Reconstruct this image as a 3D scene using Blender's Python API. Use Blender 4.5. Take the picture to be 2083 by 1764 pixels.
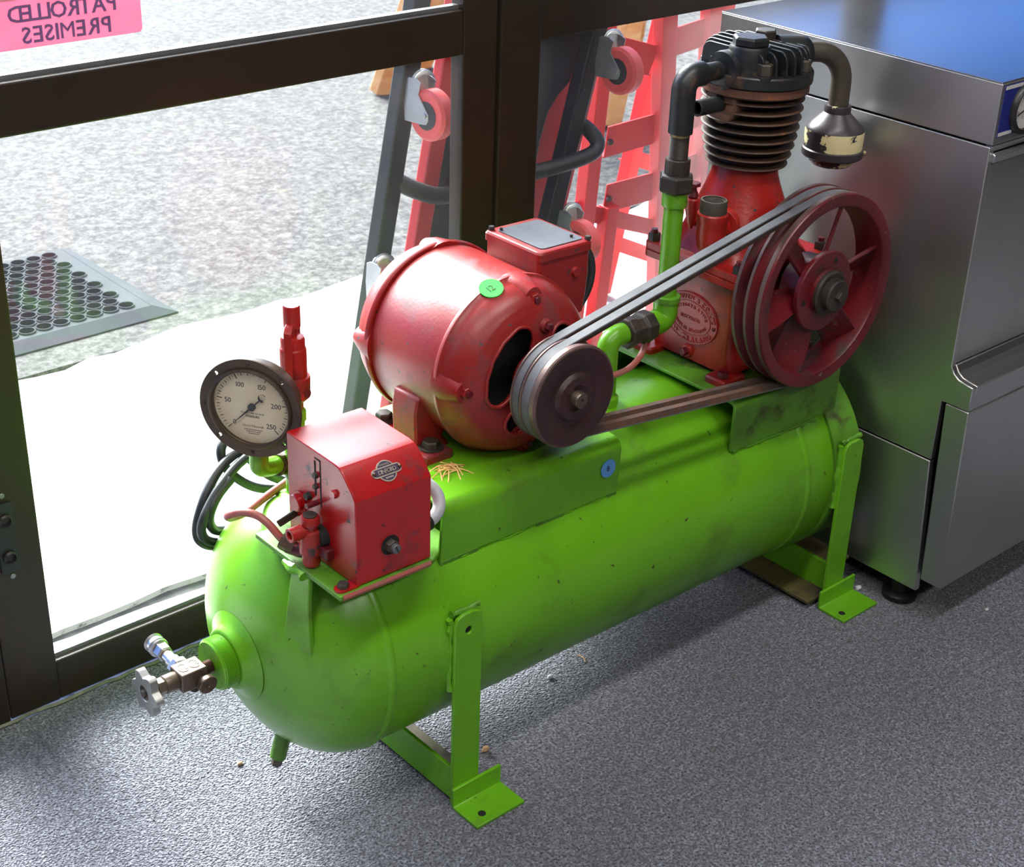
import bpy, bmesh, math, random
from mathutils import Matrix, Vector

# ------------------------------------------------------------------ scene reset
for o in list(bpy.data.objects):
    bpy.data.objects.remove(o, do_unlink=True)
SC = bpy.context.scene
COL = SC.collection
random.seed(11)

# ------------------------------------------------------------------ camera
IMG_W, FOCAL_PX = 2083.0, 3115.0
RX, RY, RZ = (0.7532, 0.2863, -0.5923), (-0.6571, 0.3699, -0.6568), (0.0311, 0.8839, 0.4667)
camd = bpy.data.cameras.new('camera')
camd.sensor_fit = 'HORIZONTAL'
camd.sensor_width = 36.0
camd.lens = FOCAL_PX * 36.0 / IMG_W
camd.clip_start, camd.clip_end = 0.05, 200
cam = bpy.data.objects.new('camera', camd)
COL.objects.link(cam)
cam.matrix_world = Matrix(((*RX, 0.0), (*RY, -1.7436), (*RZ, 1.4), (0, 0, 0, 1)))
SC.camera = cam
camd.dof.use_dof = True
camd.dof.focus_distance = 1.95
camd.dof.aperture_fstop = 18.0

# ------------------------------------------------------------------ world (hazy bright sky)
w = bpy.data.worlds.new('hazy_sky')
SC.world = w
w.use_nodes = True
nt = w.node_tree
nt.nodes.clear()
out = nt.nodes.new('ShaderNodeOutputWorld')
bg = nt.nodes.new('ShaderNodeBackground')
tc = nt.nodes.new('ShaderNodeTexCoord')
# clear blue sky that whitens in a broad haze around the veiled sun
SUN_AZ, SUN_EL = math.radians(8), math.radians(31)
sdir = Vector((math.sin(SUN_AZ) * math.cos(SUN_EL), math.cos(SUN_AZ) * math.cos(SUN_EL), math.sin(SUN_EL)))
HAZE, HAZE_POWER, SKY_BLUE = 92.0, 19.0, (0.06, 0.36, 1.35)
nv = nt.nodes.new('ShaderNodeVectorMath'); nv.operation = 'NORMALIZE'
nt.links.new(tc.outputs['Generated'], nv.inputs[0])
dp = nt.nodes.new('ShaderNodeVectorMath'); dp.operation = 'DOT_PRODUCT'; dp.inputs[1].default_value = sdir
nt.links.new(nv.outputs[0], dp.inputs[0])
prev = dp.outputs['Value']
for op, val in (('MAXIMUM', 0.0), ('POWER', HAZE_POWER), ('MULTIPLY', HAZE)):
    mt = nt.nodes.new('ShaderNodeMath'); mt.operation = op
    nt.links.new(prev, mt.inputs[0]); mt.inputs[1].default_value = val
    prev = mt.outputs[0]
va = nt.nodes.new('ShaderNodeVectorMath'); va.operation = 'ADD'
va.inputs[1].default_value = SKY_BLUE
cb_ = nt.nodes.new('ShaderNodeCombineXYZ')
for i in range(3): nt.links.new(prev, cb_.inputs[i])
nt.links.new(cb_.outputs[0], va.inputs[0])
nt.links.new(va.outputs[0], bg.inputs['Color'])
bg.inputs['Strength'].default_value = 1.0
nt.links.new(bg.outputs[0], out.inputs['Surface'])

# ------------------------------------------------------------------ hazy sun behind the cloud
sund = bpy.data.lights.new('hazy_sun', 'SUN')
sund.energy = 4.0
sund.angle = math.radians(16)
sund.color = (1.0, 0.98, 0.95)
sun = bpy.data.objects.new('hazy_sun', sund)
COL.objects.link(sun)
sun.rotation_euler = sdir.to_track_quat('Z', 'Y').to_euler()
sun.location = (1, 6, 6)

FILL_LAMP_POWER = 18.0          # each added ceiling fill lamp, used by its builder further down

SC.view_settings.view_transform = 'Standard'
SC.view_settings.look = 'None'
SC.view_settings.exposure = 0.0
SC.view_settings.gamma = 1.0
SC.view_settings.use_curve_mapping = False

# ================================================================== helpers
def S(r, g, b):
    def c(v):
        v /= 255.0
        return v / 12.92 if v <= 0.04045 else ((v + 0.055) / 1.055) ** 2.4
    return (c(r), c(g), c(b), 1.0)

V = Vector
PI = math.pi

def perp(a):
    a = V(a).normalized()
    r = V((0, 0, 1)) if abs(a.z) < 0.9 else V((1, 0, 0))
    u = r.cross(a).normalized()
    return u, a.cross(u).normalized(), a

def frame_u(u, v):
    u, v = V(u).normalized(), V(v).normalized()
    return (u, v, u.cross(v))

class MB:
    def __init__(s):
        s.v, s.f = [], []
    def add(s, vs, fs):
        n = len(s.v)
        s.v += [V(p) for p in vs]
        s.f += [tuple(i + n for i in f) for f in fs]
        return s
    def box(s, c, d, R=None):
        c = V(c); h = [x / 2 for x in d]
        vs = []
        for sx in (-1, 1):
            for sy in (-1, 1):
                for sz in (-1, 1):
                    p = V((sx * h[0], sy * h[1], sz * h[2]))
                    if R: p = R[0] * p.x + R[1] * p.y + R[2] * p.z
                    vs.append(c + p)
        s.add(vs, [(0, 1, 3, 2), (4, 6, 7, 5), (0, 4, 5, 1), (2, 3, 7, 6), (0, 2, 6, 4), (1, 5, 7, 3)])
        return s
    def bb(s, x0, x1, y0, y1, z0, z1):
        return s.box(((x0 + x1) / 2, (y0 + y1) / 2, (z0 + z1) / 2), (x1 - x0, y1 - y0, z1 - z0))
    def lathe(s, prof, o, ax, seg=32, cap0=True, cap1=True, rot=0.0):
        u, v, a = perp(ax); o = V(o)
        vs, fs = [], []
        for r, h in prof:
            for i in range(seg):
                t = rot + 2 * PI * i / seg
                vs.append(o + a * h + (u * math.cos(t) + v * math.sin(t)) * r)
        for j in range(len(prof) - 1):
            for i in range(seg):
                k = (i + 1) % seg
                fs.append((j * seg + i, j * seg + k, (j + 1) * seg + k, (j + 1) * seg + i))
        if cap0: fs.append(tuple(reversed(range(seg))))
        if cap1: fs.append(tuple(range((len(prof) - 1) * seg, len(prof) * seg)))
        return s.add(vs, fs)
    def cyl(s, p0, p1, r0, r1=None, seg=24, caps=True, rot=0.0):
        p0, p1 = V(p0), V(p1); r1 = r0 if r1 is None else r1
        return s.lathe([(r0, 0), (r1, (p1 - p0).length)], p0, p1 - p0, seg, caps, caps, rot)
    def ccyl(s, p0, p1, r, ch=0.001, seg=24, rot=0.0):
        p0, p1 = V(p0), V(p1); L = (p1 - p0).length
        return s.lathe([(r - ch, 0), (r, ch), (r, L - ch), (r - ch, L)], p0, p1 - p0, seg, True, True, rot)
    def ring(s, prof, o, ax, seg=48):      # closed profile
        u, v, a = perp(ax); o = V(o); n = len(prof)
        vs, fs = [], []
        for r, h in prof:
            for i in range(seg):
                t = 2 * PI * i / seg
                vs.append(o + a * h + (u * math.cos(t) + v * math.sin(t)) * r)
        for j in range(n):
            j2 = (j + 1) % n
            for i in range(seg):
                k = (i + 1) % seg
                fs.append((j * seg + i, j * seg + k, j2 * seg + k, j2 * seg + i))
        return s.add(vs, fs)
    def tube(s, path, r, seg=12, caps=True, smooth=0):
        P = [V(p) for p in path]
        if smooth: P = spline(P, smooth)
        rr = r if isinstance(r, (list, tuple)) else [r] * len(P)
        vs, fs = [], []
        t0 = (P[1] - P[0]).normalized()
        u, v, _ = perp(t0)
        for i, p in enumerate(P):
            t = (P[min(i + 1, len(P) - 1)] - P[max(i - 1, 0)]).normalized()
            u = (u - t * u.dot(t)).normalized(); v = t.cross(u)
            for k in range(seg):
                a = 2 * PI * k / seg
                vs.append(p + (u * math.cos(a) + v * math.sin(a)) * rr[i])
        for i in range(len(P) - 1):
            for k in range(seg):
                q = (k + 1) % seg
                fs.append((i * seg + k, i * seg + q, (i + 1) * seg + q, (i + 1) * seg + k))
        if caps:
            fs.append(tuple(reversed(range(seg))))
            fs.append(tuple(range((len(P) - 1) * seg, len(P) * seg)))
        return s.add(vs, fs)
    def sphere(s, c, r, seg=16, rings=8, sc=(1, 1, 1)):
        vs, fs = [], []
        for j in range(rings + 1):
            th = PI * j / rings
            for i in range(seg):
                ph = 2 * PI * i / seg
                vs.append(V(c) + V((r * sc[0] * math.sin(th) * math.cos(ph), r * sc[1] * math.sin(th) * math.sin(ph), r * sc[2] * math.cos(th))))
        for j in range(rings):
            for i in range(seg):
                k = (i + 1) % seg
                fs.append((j * seg + i, (j + 1) * seg + i, (j + 1) * seg + k, j * seg + k))
        return s.add(vs, fs)
    def prism(s, poly, o, F, w0, w1):        # poly in (u,v) of frame F=(u,v,n)
        o = V(o); n = len(poly)
        vs = [o + F[0] * a + F[1] * b + F[2] * w0 for a, b in poly] + [o + F[0] * a + F[1] * b + F[2] * w1 for a, b in poly]
        fs = [tuple(reversed(range(n))), tuple(range(n, 2 * n))]
        for i in range(n):
            k = (i + 1) % n
            fs.append((i, k, n + k, n + i))
        return s.add(vs, fs)
    def plate(s, loops, o, F, w0, w1):       # outer loop + hole loops, filled
        bm = bmesh.new(); edges = []
        for L in loops:
            vv = [bm.verts.new((a, b, 0)) for a, b in L]
            for i in range(len(vv)):
                edges.append(bm.edges.new((vv[i], vv[(i + 1) % len(vv)])))
        bmesh.ops.triangle_fill(bm, use_beauty=True, use_dissolve=False, edges=edges)
        bm.verts.index_update()
        o = V(o); n = len(bm.verts)
        pts = [(q.co.x, q.co.y) for q in bm.verts]
        tris = [[q.index for q in f.verts] for f in bm.faces]
        bm.free()
        vs = [o + F[0] * a + F[1] * b + F[2] * w0 for a, b in pts] + [o + F[0] * a + F[1] * b + F[2] * w1 for a, b in pts]
        fs = []
        for t in tris:
            a, b, c = [pts[i] for i in t]
            ccw = (b[0] - a[0]) * (c[1] - a[1]) - (b[1] - a[1]) * (c[0] - a[0]) > 0
            t = t if ccw else t[::-1]
            fs.append(tuple(t[::-1])); fs.append(tuple(i + n for i in t))
        k = 0
        for L in loops:
            m = len(L)
            for i in range(m):
                j = (i + 1) % m
                fs.append((k + i, k + j, n + k + j, n + k + i))
            k += m
        return s.add(vs, fs)
    def strip(s, prof, th, o, F, w0, w1):    # thick polyline profile in (u,v), extruded along n
        P = [V((a, b)) for a, b in prof]; L, R = [], []
        for i, p in enumerate(P):
            d = (P[min(i + 1, len(P) - 1)] - P[max(i - 1, 0)]).normalized()
            n = V((-d.y, d.x)); L.append(p + n * th / 2); R.append(p - n * th / 2)
        poly = [tuple(q) for q in L] + [tuple(q) for q in reversed(R)]
        o = V(o); n = len(poly); m = len(P)
        vs = [o + F[0] * a + F[1] * b + F[2] * w0 for a, b in poly] + [o + F[0] * a + F[1] * b + F[2] * w1 for a, b in poly]
        fs = []
        for i in range(n):
            k = (i + 1) % n
            fs.append((i, k, n + k, n + i))
        for i in range(m - 1):
            a, b, c, d = i, i + 1, n - 2 - i, n - 1 - i
            fs.append((d, c, b, a)); fs.append((a + n, b + n, c + n, d + n))
        return s.add(vs, fs)
    def loft(s, secs, cap0=True, cap1=True):
        n = len(secs[0]); vs = [p for q in secs for p in q]; fs = []
        for j in range(len(secs) - 1):
            for i in range(n):
                k = (i + 1) % n
                fs.append((j * n + i, j * n + k, (j + 1) * n + k, (j + 1) * n + i))
        if cap0: fs.append(tuple(reversed(range(n))))
        if cap1: fs.append(tuple(range((len(secs) - 1) * n, len(secs) * n)))
        return s.add(vs, fs)
    def hexa(s, p0, p1, r, rot=0.0):         # chamfered hexagon head
        p0, p1 = V(p0), V(p1); L = (p1 - p0).length
        return s.lathe([(r, 0), (r, L * 0.82), (r * 0.88, L)], p0, p1 - p0, 6, True, True, rot)
    def text(s, body, size, o, F, h=0.0004, align='C', spacing=1.0, fit=None, bold=0.0):
        gl = [glyph(c, 0.0 if c == 'M' else bold) for c in body]
        adv = [(g[2] + 0.09) * size * spacing for g in gl]
        if fit:
            ex = (fit - sum(adv)) / max(1, len(adv) - 1); adv = [a + ex for a in adv[:-1]] + [adv[-1]]
        W = sum(adv); x = -W / 2 if align == 'C' else (0 if align == 'L' else -W)
        for g, a in zip(gl, adv):
            s.put(g, size, V(o) + F[0] * x, F, h)
            if bold: s.put(g, size, V(o) + F[0] * (x + bold * size), F, h * 1.02)
            x += a
        return s
    def put(s, g, size, o, F, h):
        return s.add([V(o) + F[0] * (p[0] * size) + F[1] * (p[1] * size) + F[2] * (p[2] * h) for p in g[0]], g[1])
    def arc_text(s, body, size, c, F, rx, ry, a0, a1, h=0.0006, flip=False):
        gl = [glyph(ch) for ch in body]
        tot = sum(g[2] + 0.09 for g in gl); acc = 0.0
        for g in gl:
            t = (acc + g[2] / 2) / tot; acc += g[2] + 0.09
            a = a0 + (a1 - a0) * t
            p = V(c) + F[0] * (rx * math.cos(a)) + F[1] * (ry * math.sin(a))
            nx, ny = math.cos(a) / rx, math.sin(a) / ry
            l = math.hypot(nx, ny); nx /= l; ny /= l
            if flip: nx, ny = -nx, -ny
            up = F[0] * nx + F[1] * ny; rt = up.cross(F[2])
            s.put(g, size, p - rt * (g[2] * size / 2) - up * (0.35 * size), (rt, up, F[2]), h)
        return s
    def build(s, name, mat, parent=None, smooth=35, bev=0, seg=2, shear=False, label=None):
        org = V((0, 0, 0)); q = parent
        while q is not None:
            org += q.location; q = q.parent
        vs = []
        for p in s.v:
            p = p.copy()
            if shear: p.z -= SHEAR * (p.x - 1.32)
            vs.append(p - org)
        me = bpy.data.meshes.new(name)
        me.from_pydata([tuple(p) for p in vs], [], s.f)
        me.update()
        bm = bmesh.new(); bm.from_mesh(me)
        bmesh.ops.recalc_face_normals(bm, faces=bm.faces)
        bm.to_mesh(me); bm.free()
        if smooth:
            for p in me.polygons: p.use_smooth = True
            me.set_sharp_from_angle(angle=math.radians(smooth))
        me.materials.append(M[mat] if isinstance(mat, str) else mat)
        o = bpy.data.objects.new(name, me)
        COL.objects.link(o)
        if parent: o.parent = parent
        if bev:
            b = o.modifiers.new('bevel', 'BEVEL'); b.width = bev; b.segments = seg
            b.limit_method = 'ANGLE'; b.angle_limit = math.radians(40)
        if label: o['label'] = label
        return o

SHEAR = 0.02     # the tank stands a touch lower at its far end

def spline(P, n):
    out = []
    for i in range(len(P) - 1):
        p0, p1, p2, p3 = P[max(i - 1, 0)], P[i], P[i + 1], P[min(i + 2, len(P) - 1)]
        for k in range(n):
            t = k / n
            out.append(0.5 * ((2 * p1) + (p2 - p0) * t + (2 * p0 - 5 * p1 + 4 * p2 - p3) * t * t + (3 * p1 - p0 - 3 * p2 + p3) * t ** 3))
    out.append(P[-1])
    return out

def circle(cx, cy, r, n=20, ry=None):
    ry = ry or r
    return [(cx + r * math.cos(2 * PI * i / n), cy + ry * math.sin(2 * PI * i / n)) for i in range(n)]

def rrect(x0, x1, y0, y1, r, n=4):
    pts = []
    for cx, cy, a in ((x1 - r, y1 - r, 0), (x0 + r, y1 - r, 90), (x0 + r, y0 + r, 180), (x1 - r, y0 + r, 270)):
        for i in range(n + 1):
            t = math.radians(a + 90 * i / n)
            pts.append((cx + r * math.cos(t), cy + r * math.sin(t)))
    return pts

GL = {}
def glyph(c, bold=0.0):
    if (c, bold) in GL: return GL[(c, bold)]
    if c == ' ':
        return ([], [], 0.28)
    cu = bpy.data.curves.new('glyph', 'FONT'); cu.body = c; cu.size = 1.0; cu.extrude = 0.5; cu.resolution_u = 2; cu.offset = bold
    ob = bpy.data.objects.new('glyph', cu); COL.objects.link(ob)
    dg = bpy.context.evaluated_depsgraph_get()
    me = bpy.data.meshes.new_from_object(ob.evaluated_get(dg))
    vs = [tuple(p.co) for p in me.vertices]; fs = [tuple(p.vertices) for p in me.polygons]
    x0 = min(p[0] for p in vs); x1 = max(p[0] for p in vs)
    vs = [(p[0] - x0, p[1], p[2] + 0.5) for p in vs]
    bpy.data.objects.remove(ob, do_unlink=True); bpy.data.curves.remove(cu); bpy.data.meshes.remove(me)
    GL[(c, bold)] = (vs, fs, x1 - x0)
    return GL[(c, bold)]

def thing(name, label, cat, loc=(0, 0, 0), group=None, kind=None):
    o = bpy.data.objects.new(name, None); COL.objects.link(o)
    o.location = loc; o.empty_display_size = 0.1
    if label: o['label'] = label
    if cat: o['category'] = cat
    if group: o['group'] = group
    if kind: o['kind'] = kind
    return o

def tag(o, label, cat=None, group=None, kind=None):
    o['label'] = label
    if cat: o['category'] = cat
    if group: o['group'] = group
    if kind: o['kind'] = kind
    return o

# ================================================================== materials
M = {}
def nodes_of(name):
    m = bpy.data.materials.new(name); m.use_nodes = True
    n = m.node_tree; b = n.nodes['Principled BSDF']
    M[name] = m
    return m, n, b

def noise(n, scale, detail=4, rough=0.55, vec=None, dist=0.0):
    t = n.nodes.new('ShaderNodeTexNoise'); t.inputs['Scale'].default_value = scale
    t.inputs['Detail'].default_value = detail; t.inputs['Roughness'].default_value = rough
    t.inputs['Distortion'].default_value = dist
    if vec is not None: n.links.new(vec, t.inputs['Vector'])
    return t

def ramp(n, fac, p0, p1, c0=(0, 0, 0, 1), c1=(1, 1, 1, 1)):
    r = n.nodes.new('ShaderNodeValToRGB'); r.color_ramp.elements[0].position = p0; r.color_ramp.elements[1].position = p1
    r.color_ramp.elements[0].color = c0; r.color_ramp.elements[1].color = c1
    n.links.new(fac, r.inputs[0]); return r

def mix(n, fac, a, b):
    x = n.nodes.new('ShaderNodeMix'); x.data_type = 'RGBA'
    if isinstance(fac, float): x.inputs[0].default_value = fac
    else: n.links.new(fac, x.inputs[0])
    for sock, val in ((x.inputs[6], a), (x.inputs[7], b)):
        if isinstance(val, tuple): sock.default_value = val
        else: n.links.new(val, sock)
    return x.outputs[2]

def objvec(n, scale=None):
    t = n.nodes.new('ShaderNodeTexCoord'); o = t.outputs['Object']
    if scale:
        mp = n.nodes.new('ShaderNodeMapping'); mp.inputs['Scale'].default_value = scale
        n.links.new(o, mp.inputs['Vector']); o = mp.outputs[0]
    return o

def surf(name, base, rough=0.4, metal=0.0, var=None, var_scale=6, wear=(), bump=None, rough_var=0.0, spec=0.5, coat=0.0, stretch=None):
    """base colour + slow tone variation + worn patches ((colour, scale, lo, hi, rough, metal), ...) + fine relief"""
    m, n, b = nodes_of(name)
    vec = objvec(n, stretch)
    col = base
    if var:
        t = noise(n, var_scale, 5, 0.6, vec)
        col = mix(n, ramp(n, t.outputs[0], 0.35, 0.68).outputs[0], base, var)
    rsock, msock = None, None
    for i, (c, sc, lo, hi, ro, me) in enumerate(wear):
        t = noise(n, sc, 6, 0.62, vec, 0.3)
        f = ramp(n, t.outputs[0], lo, hi)
        col = mix(n, f.outputs[0], col, c)
        for kind, val, dflt in (('r', ro, rough), ('m', me, metal)):
            mm = n.nodes.new('ShaderNodeMix'); mm.data_type = 'FLOAT'
            n.links.new(f.outputs[0], mm.inputs[0])
            prev = rsock if kind == 'r' else msock
            if prev is None: mm.inputs[2].default_value = dflt
            else: n.links.new(prev, mm.inputs[2])
            mm.inputs[3].default_value = val
            if kind == 'r': rsock = mm.outputs[0]
            else: msock = mm.outputs[0]
    if isinstance(col, tuple): b.inputs['Base Color'].default_value = col
    else: n.links.new(col, b.inputs['Base Color'])
    b.inputs['Roughness'].default_value = rough; b.inputs['Metallic'].default_value = metal
    b.inputs['Specular IOR Level'].default_value = spec
    if coat:
        b.inputs['Coat Weight'].default_value = coat; b.inputs['Coat Roughness'].default_value = 0.3
    if rough_var:
        t = noise(n, 9, 4, 0.6, vec)
        ma = n.nodes.new('ShaderNodeMath'); ma.operation = 'MULTIPLY_ADD'
        n.links.new(t.outputs[0], ma.inputs[0]); ma.inputs[1].default_value = rough_var
        if rsock is None: ma.inputs[2].default_value = rough - rough_var / 2
        else:
            sb = n.nodes.new('ShaderNodeMath'); sb.operation = 'SUBTRACT'; n.links.new(rsock, sb.inputs[0]); sb.inputs[1].default_value = rough_var / 2
            n.links.new(sb.outputs[0], ma.inputs[2])
        rsock = ma.outputs[0]
    if rsock is not None: n.links.new(rsock, b.inputs['Roughness'])
    if msock is not None: n.links.new(msock, b.inputs['Metallic'])
    if bump:
        t = noise(n, bump[0], 3, 0.5, vec)
        bp = n.nodes.new('ShaderNodeBump'); bp.inputs['Strength'].default_value = bump[1]; bp.inputs['Distance'].default_value = bump[2] if len(bump) > 2 else 0.001
        n.links.new(t.outputs[0], bp.inputs['Height']); n.links.new(bp.outputs[0], b.inputs['Normal'])
    return m

DK = S(38, 36, 36)
surf('green_paint', S(102, 168, 26), 0.30, var=S(92, 154, 24), var_scale=5, wear=((S(60, 66, 30), 60, 0.665, 0.70, 0.6, 0.0), (S(84, 118, 36), 9, 0.56, 0.78, 0.5, 0.0)), bump=(260, 0.10, 0.0008), rough_var=0.16)
surf('green_grimy', S(90, 152, 32), 0.42, var=S(74, 110, 32), var_scale=8, wear=((S(60, 54, 28), 20, 0.54, 0.70, 0.7, 0.0),), bump=(200, 0.2, 0.001), rough_var=0.1)
surf('green_rusty_inside', S(88, 84, 42), 0.6, var=S(66, 50, 32), var_scale=12, wear=((S(52, 42, 34), 25, 0.52, 0.66, 0.8, 0.0),), bump=(150, 0.2))
surf('red_paint', S(166, 40, 36), 0.36, var=S(164, 36, 38), var_scale=8, wear=((S(70, 62, 64), 30, 0.69, 0.74, 0.5, 0.2),), bump=(240, 0.14, 0.0008), rough_var=0.18)
surf('red_motor', S(150, 30, 27), 0.36, var=S(132, 31, 30), var_scale=6, wear=((S(104, 58, 60), 14, 0.52, 0.72, 0.5, 0.0), (S(70, 62, 66), 70, 0.655, 0.68, 0.5, 0.2), (S(56, 44, 44), 7, 0.60, 0.78, 0.55, 0.0)), bump=(190, 0.22, 0.001), rough_var=0.2)
surf('red_cast', S(166, 28, 20), 0.34, var=S(144, 34, 28), var_scale=9, wear=((S(96, 34, 30), 13, 0.54, 0.70, 0.5, 0.0), (S(52, 40, 40), 45, 0.64, 0.67, 0.5, 0.0)), bump=(170, 0.35, 0.0012), rough_var=0.15)
surf('red_control_box', S(172, 12, 14), 0.22, var=S(150, 16, 20), var_scale=14, wear=((S(96, 30, 34), 20, 0.58, 0.70, 0.4, 0.0), (S(40, 42, 50), 40, 0.645, 0.66, 0.4, 0.4)), bump=(300, 0.1, 0.0006), rough_var=0.2, spec=0.6, coat=0.3)
surf('dark_red_wheel', S(104, 16, 24), 0.38, var=S(78, 20, 28), var_scale=9, wear=((S(58, 46, 42), 16, 0.54, 0.66, 0.55, 0.2), (S(120, 100, 92), 80, 0.66, 0.69, 0.5, 0.3)), bump=(200, 0.15, 0.0008), rough_var=0.15)
surf('pulley_face', S(58, 26, 30), 0.42, var=S(48, 36, 34), var_scale=14, wear=((S(104, 92, 74), 20, 0.72, 0.75, 0.5, 0.5),), bump=(220, 0.15), rough_var=0.12)
surf('worn_rim', S(110, 84, 82), 0.42, metal=0.35, var=S(88, 70, 62), var_scale=20, bump=(220, 0.12), rough_var=0.15)
surf('groove_rust', S(86, 62, 46), 0.6, metal=0.2, var=S(60, 46, 40), var_scale=24, bump=(220, 0.2))
surf('belt_rubber', S(82, 84, 88), 0.62, var=S(98, 98, 102), var_scale=40, bump=(400, 0.3, 0.0006), spec=0.35)
surf('belt_side', S(92, 60, 42), 0.85, var=S(58, 48, 44), var_scale=30, bump=(300, 0.4, 0.0006))
surf('black_head', S(24, 30, 34), 0.42, var=S(32, 32, 32), var_scale=16, wear=((S(84, 58, 40), 26, 0.58, 0.74, 0.7, 0.0),), bump=(180, 0.35, 0.001), rough_var=0.15)
surf('rusty_barrel', S(52, 44, 40), 0.6, var=S(84, 56, 38), var_scale=18, wear=((S(128, 76, 44), 30, 0.60, 0.72, 0.75, 0.0),), bump=(220, 0.35, 0.0008))
surf('rust_flange', S(122, 72, 46), 0.7, var=S(56, 50, 48), var_scale=26, bump=(220, 0.4, 0.001))
surf('dark_iron', S(42, 40, 38), 0.5, metal=0.25, var=S(74, 62, 52), var_scale=18, bump=(200, 0.25, 0.0008), rough_var=0.12)
surf('brown_iron', S(78, 68, 56), 0.52, metal=0.2, var=S(60, 56, 52), var_scale=20, bump=(200, 0.25, 0.0008))
surf('brass_dull', S(164, 146, 104), 0.42, metal=0.6, var=S(130, 112, 84), var_scale=30)
surf('gunmetal', S(118, 104, 92), 0.36, metal=0.75, var=S(92, 66, 50), var_scale=22, bump=(200, 0.1), rough_var=0.15)
surf('chrome', S(208, 208, 206), 0.34, metal=1.0, var=S(176, 176, 178), var_scale=14, rough_var=0.12)
surf('cast_alloy', S(176, 176, 172), 0.42, metal=0.85, var=S(140, 138, 136), var_scale=22, bump=(180, 0.15))
surf('bronze_bezel', S(84, 70, 56), 0.42, metal=0.45, var=S(68, 56, 48), var_scale=16, rough_var=0.1)
surf('dial_face', S(214, 200, 170), 0.55, var=S(200, 178, 138), var_scale=18)
surf('ink_black', S(26, 26, 30), 0.6, var=S(34, 34, 36), var_scale=60)
surf('ink_faint', S(110, 96, 80), 0.7, var=S(128, 112, 92), var_scale=60)
surf('vent_dark', S(16, 14, 14), 0.8, var=S(26, 24, 22), var_scale=40, bump=(120, 0.3))
surf('cobweb_grey', S(120, 120, 122), 0.8, var=S(90, 90, 92), var_scale=80)
surf('plate_grey', S(92, 98, 106), 0.4, metal=0.3, var=S(112, 114, 118), var_scale=14, rough_var=0.15)
surf('filter_cream', S(214, 200, 152), 0.5, var=S(200, 186, 140), var_scale=20, wear=((S(48, 40, 44), 24, 0.495, 0.51, 0.4, 0.0),), bump=(120, 0.1))
surf('filter_dark', S(54, 46, 52), 0.36, var=S(44, 38, 40), var_scale=20, wear=((S(210, 198, 156), 22, 0.68, 0.70, 0.5, 0.0),), bump=(160, 0.3, 0.0008))
surf('copper_red', S(172, 84, 78), 0.42, metal=0.1, var=S(150, 104, 92), var_scale=30, rough_var=0.1)
surf('cable_black', S(36, 40, 42), 0.42, var=S(48, 52, 54), var_scale=30)
surf('conduit_grey', S(186, 188, 192), 0.4, var=S(160, 162, 168), var_scale=30)
surf('sticker_green', S(40, 226, 60), 0.55, var=S(48, 214, 62), var_scale=30)
surf('sticker_blue', S(96, 160, 226), 0.55, var=S(92, 152, 216), var_scale=30)
surf('badge_silver', S(196, 188, 172), 0.4, metal=0.5, var=S(170, 156, 140), var_scale=60)
surf('badge_navy', S(50, 52, 82), 0.4, var=S(70, 44, 60), var_scale=60)
surf('frame_bronze', S(50, 39, 30), 0.36, metal=0.25, var=S(42, 34, 27), var_scale=5, wear=((S(96, 88, 74), 70, 0.77, 0.79, 0.5, 0.0),), bump=(300, 0.06), rough_var=0.1)
surf('bead_alloy', S(150, 150, 150), 0.35, metal=0.8, var=S(120, 120, 122), var_scale=10)
surf('lock_black', S(24, 27, 26), 0.4, var=S(34, 36, 35), var_scale=30)
surf('plaster_white', S(212, 210, 204), 0.8, var=S(204, 202, 196), var_scale=2, bump=(60, 0.05))
surf('wall_brown', S(128, 120, 110), 0.7, var=S(118, 110, 102), var_scale=2, bump=(60, 0.05))
surf('wall_dark', S(66, 62, 58), 0.7, var=S(58, 55, 52), var_scale=2, bump=(60, 0.05))
surf('added_blind_grey', S(120, 120, 118), 0.8, var=S(112, 112, 110), var_scale=8)
surf('ceiling_white', S(222, 221, 216), 0.85, var=S(214, 213, 208), var_scale=2, bump=(90, 0.08))
surf('navy_panel', S(30, 40, 122), 0.45, var=S(27, 36, 112), var_scale=10)
surf('panel_white', S(206, 200, 196), 0.5, var=S(196, 190, 188), var_scale=10)
surf('plastic_black', S(26, 24, 24), 0.4, var=S(34, 32, 32), var_scale=20)
surf('red_steel', S(206, 40, 42), 0.42, var=S(192, 44, 44), var_scale=6, wear=((S(120, 70, 64), 30, 0.70, 0.74, 0.6, 0.0),), bump=(160, 0.1), rough_var=0.15)
surf('black_steel', S(16, 18, 20), 0.5, var=S(26, 28, 30), var_scale=10, wear=((S(150, 150, 150), 70, 0.75, 0.77, 0.5, 0.0),), bump=(160, 0.1))
surf('red_plastic', S(226, 84, 80), 0.45, var=S(216, 76, 74), var_scale=10)
surf('vinyl_black', S(30, 31, 32), 0.45, var=S(38, 39, 40), var_scale=12, bump=(200, 0.15))
surf('timber_orange', S(214, 142, 70), 0.6, var=S(232, 178, 110), var_scale=5, bump=(60, 0.2), stretch=(1, 6, 6))
surf('rubber_mat', S(62, 68, 72), 0.85, var=S(50, 56, 60), var_scale=8, bump=(200, 0.2), spec=0.2)
surf('fray_pale', S(128, 128, 112), 0.9, var=S(92, 92, 84), var_scale=40)
surf('straw', S(214, 164, 96), 0.7, var=S(232, 188, 124), var_scale=30)
surf('chip_tan', S(190, 150, 110), 0.8, var=S(214, 176, 130), var_scale=60, bump=(200, 0.4))
surf('chip_white', S(214, 214, 216), 0.7, var=S(190, 190, 196), var_scale=60, bump=(200, 0.4))
surf('fill_lamp_housing', S(226, 226, 224), 0.5, var=S(216, 216, 214), var_scale=6)

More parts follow.
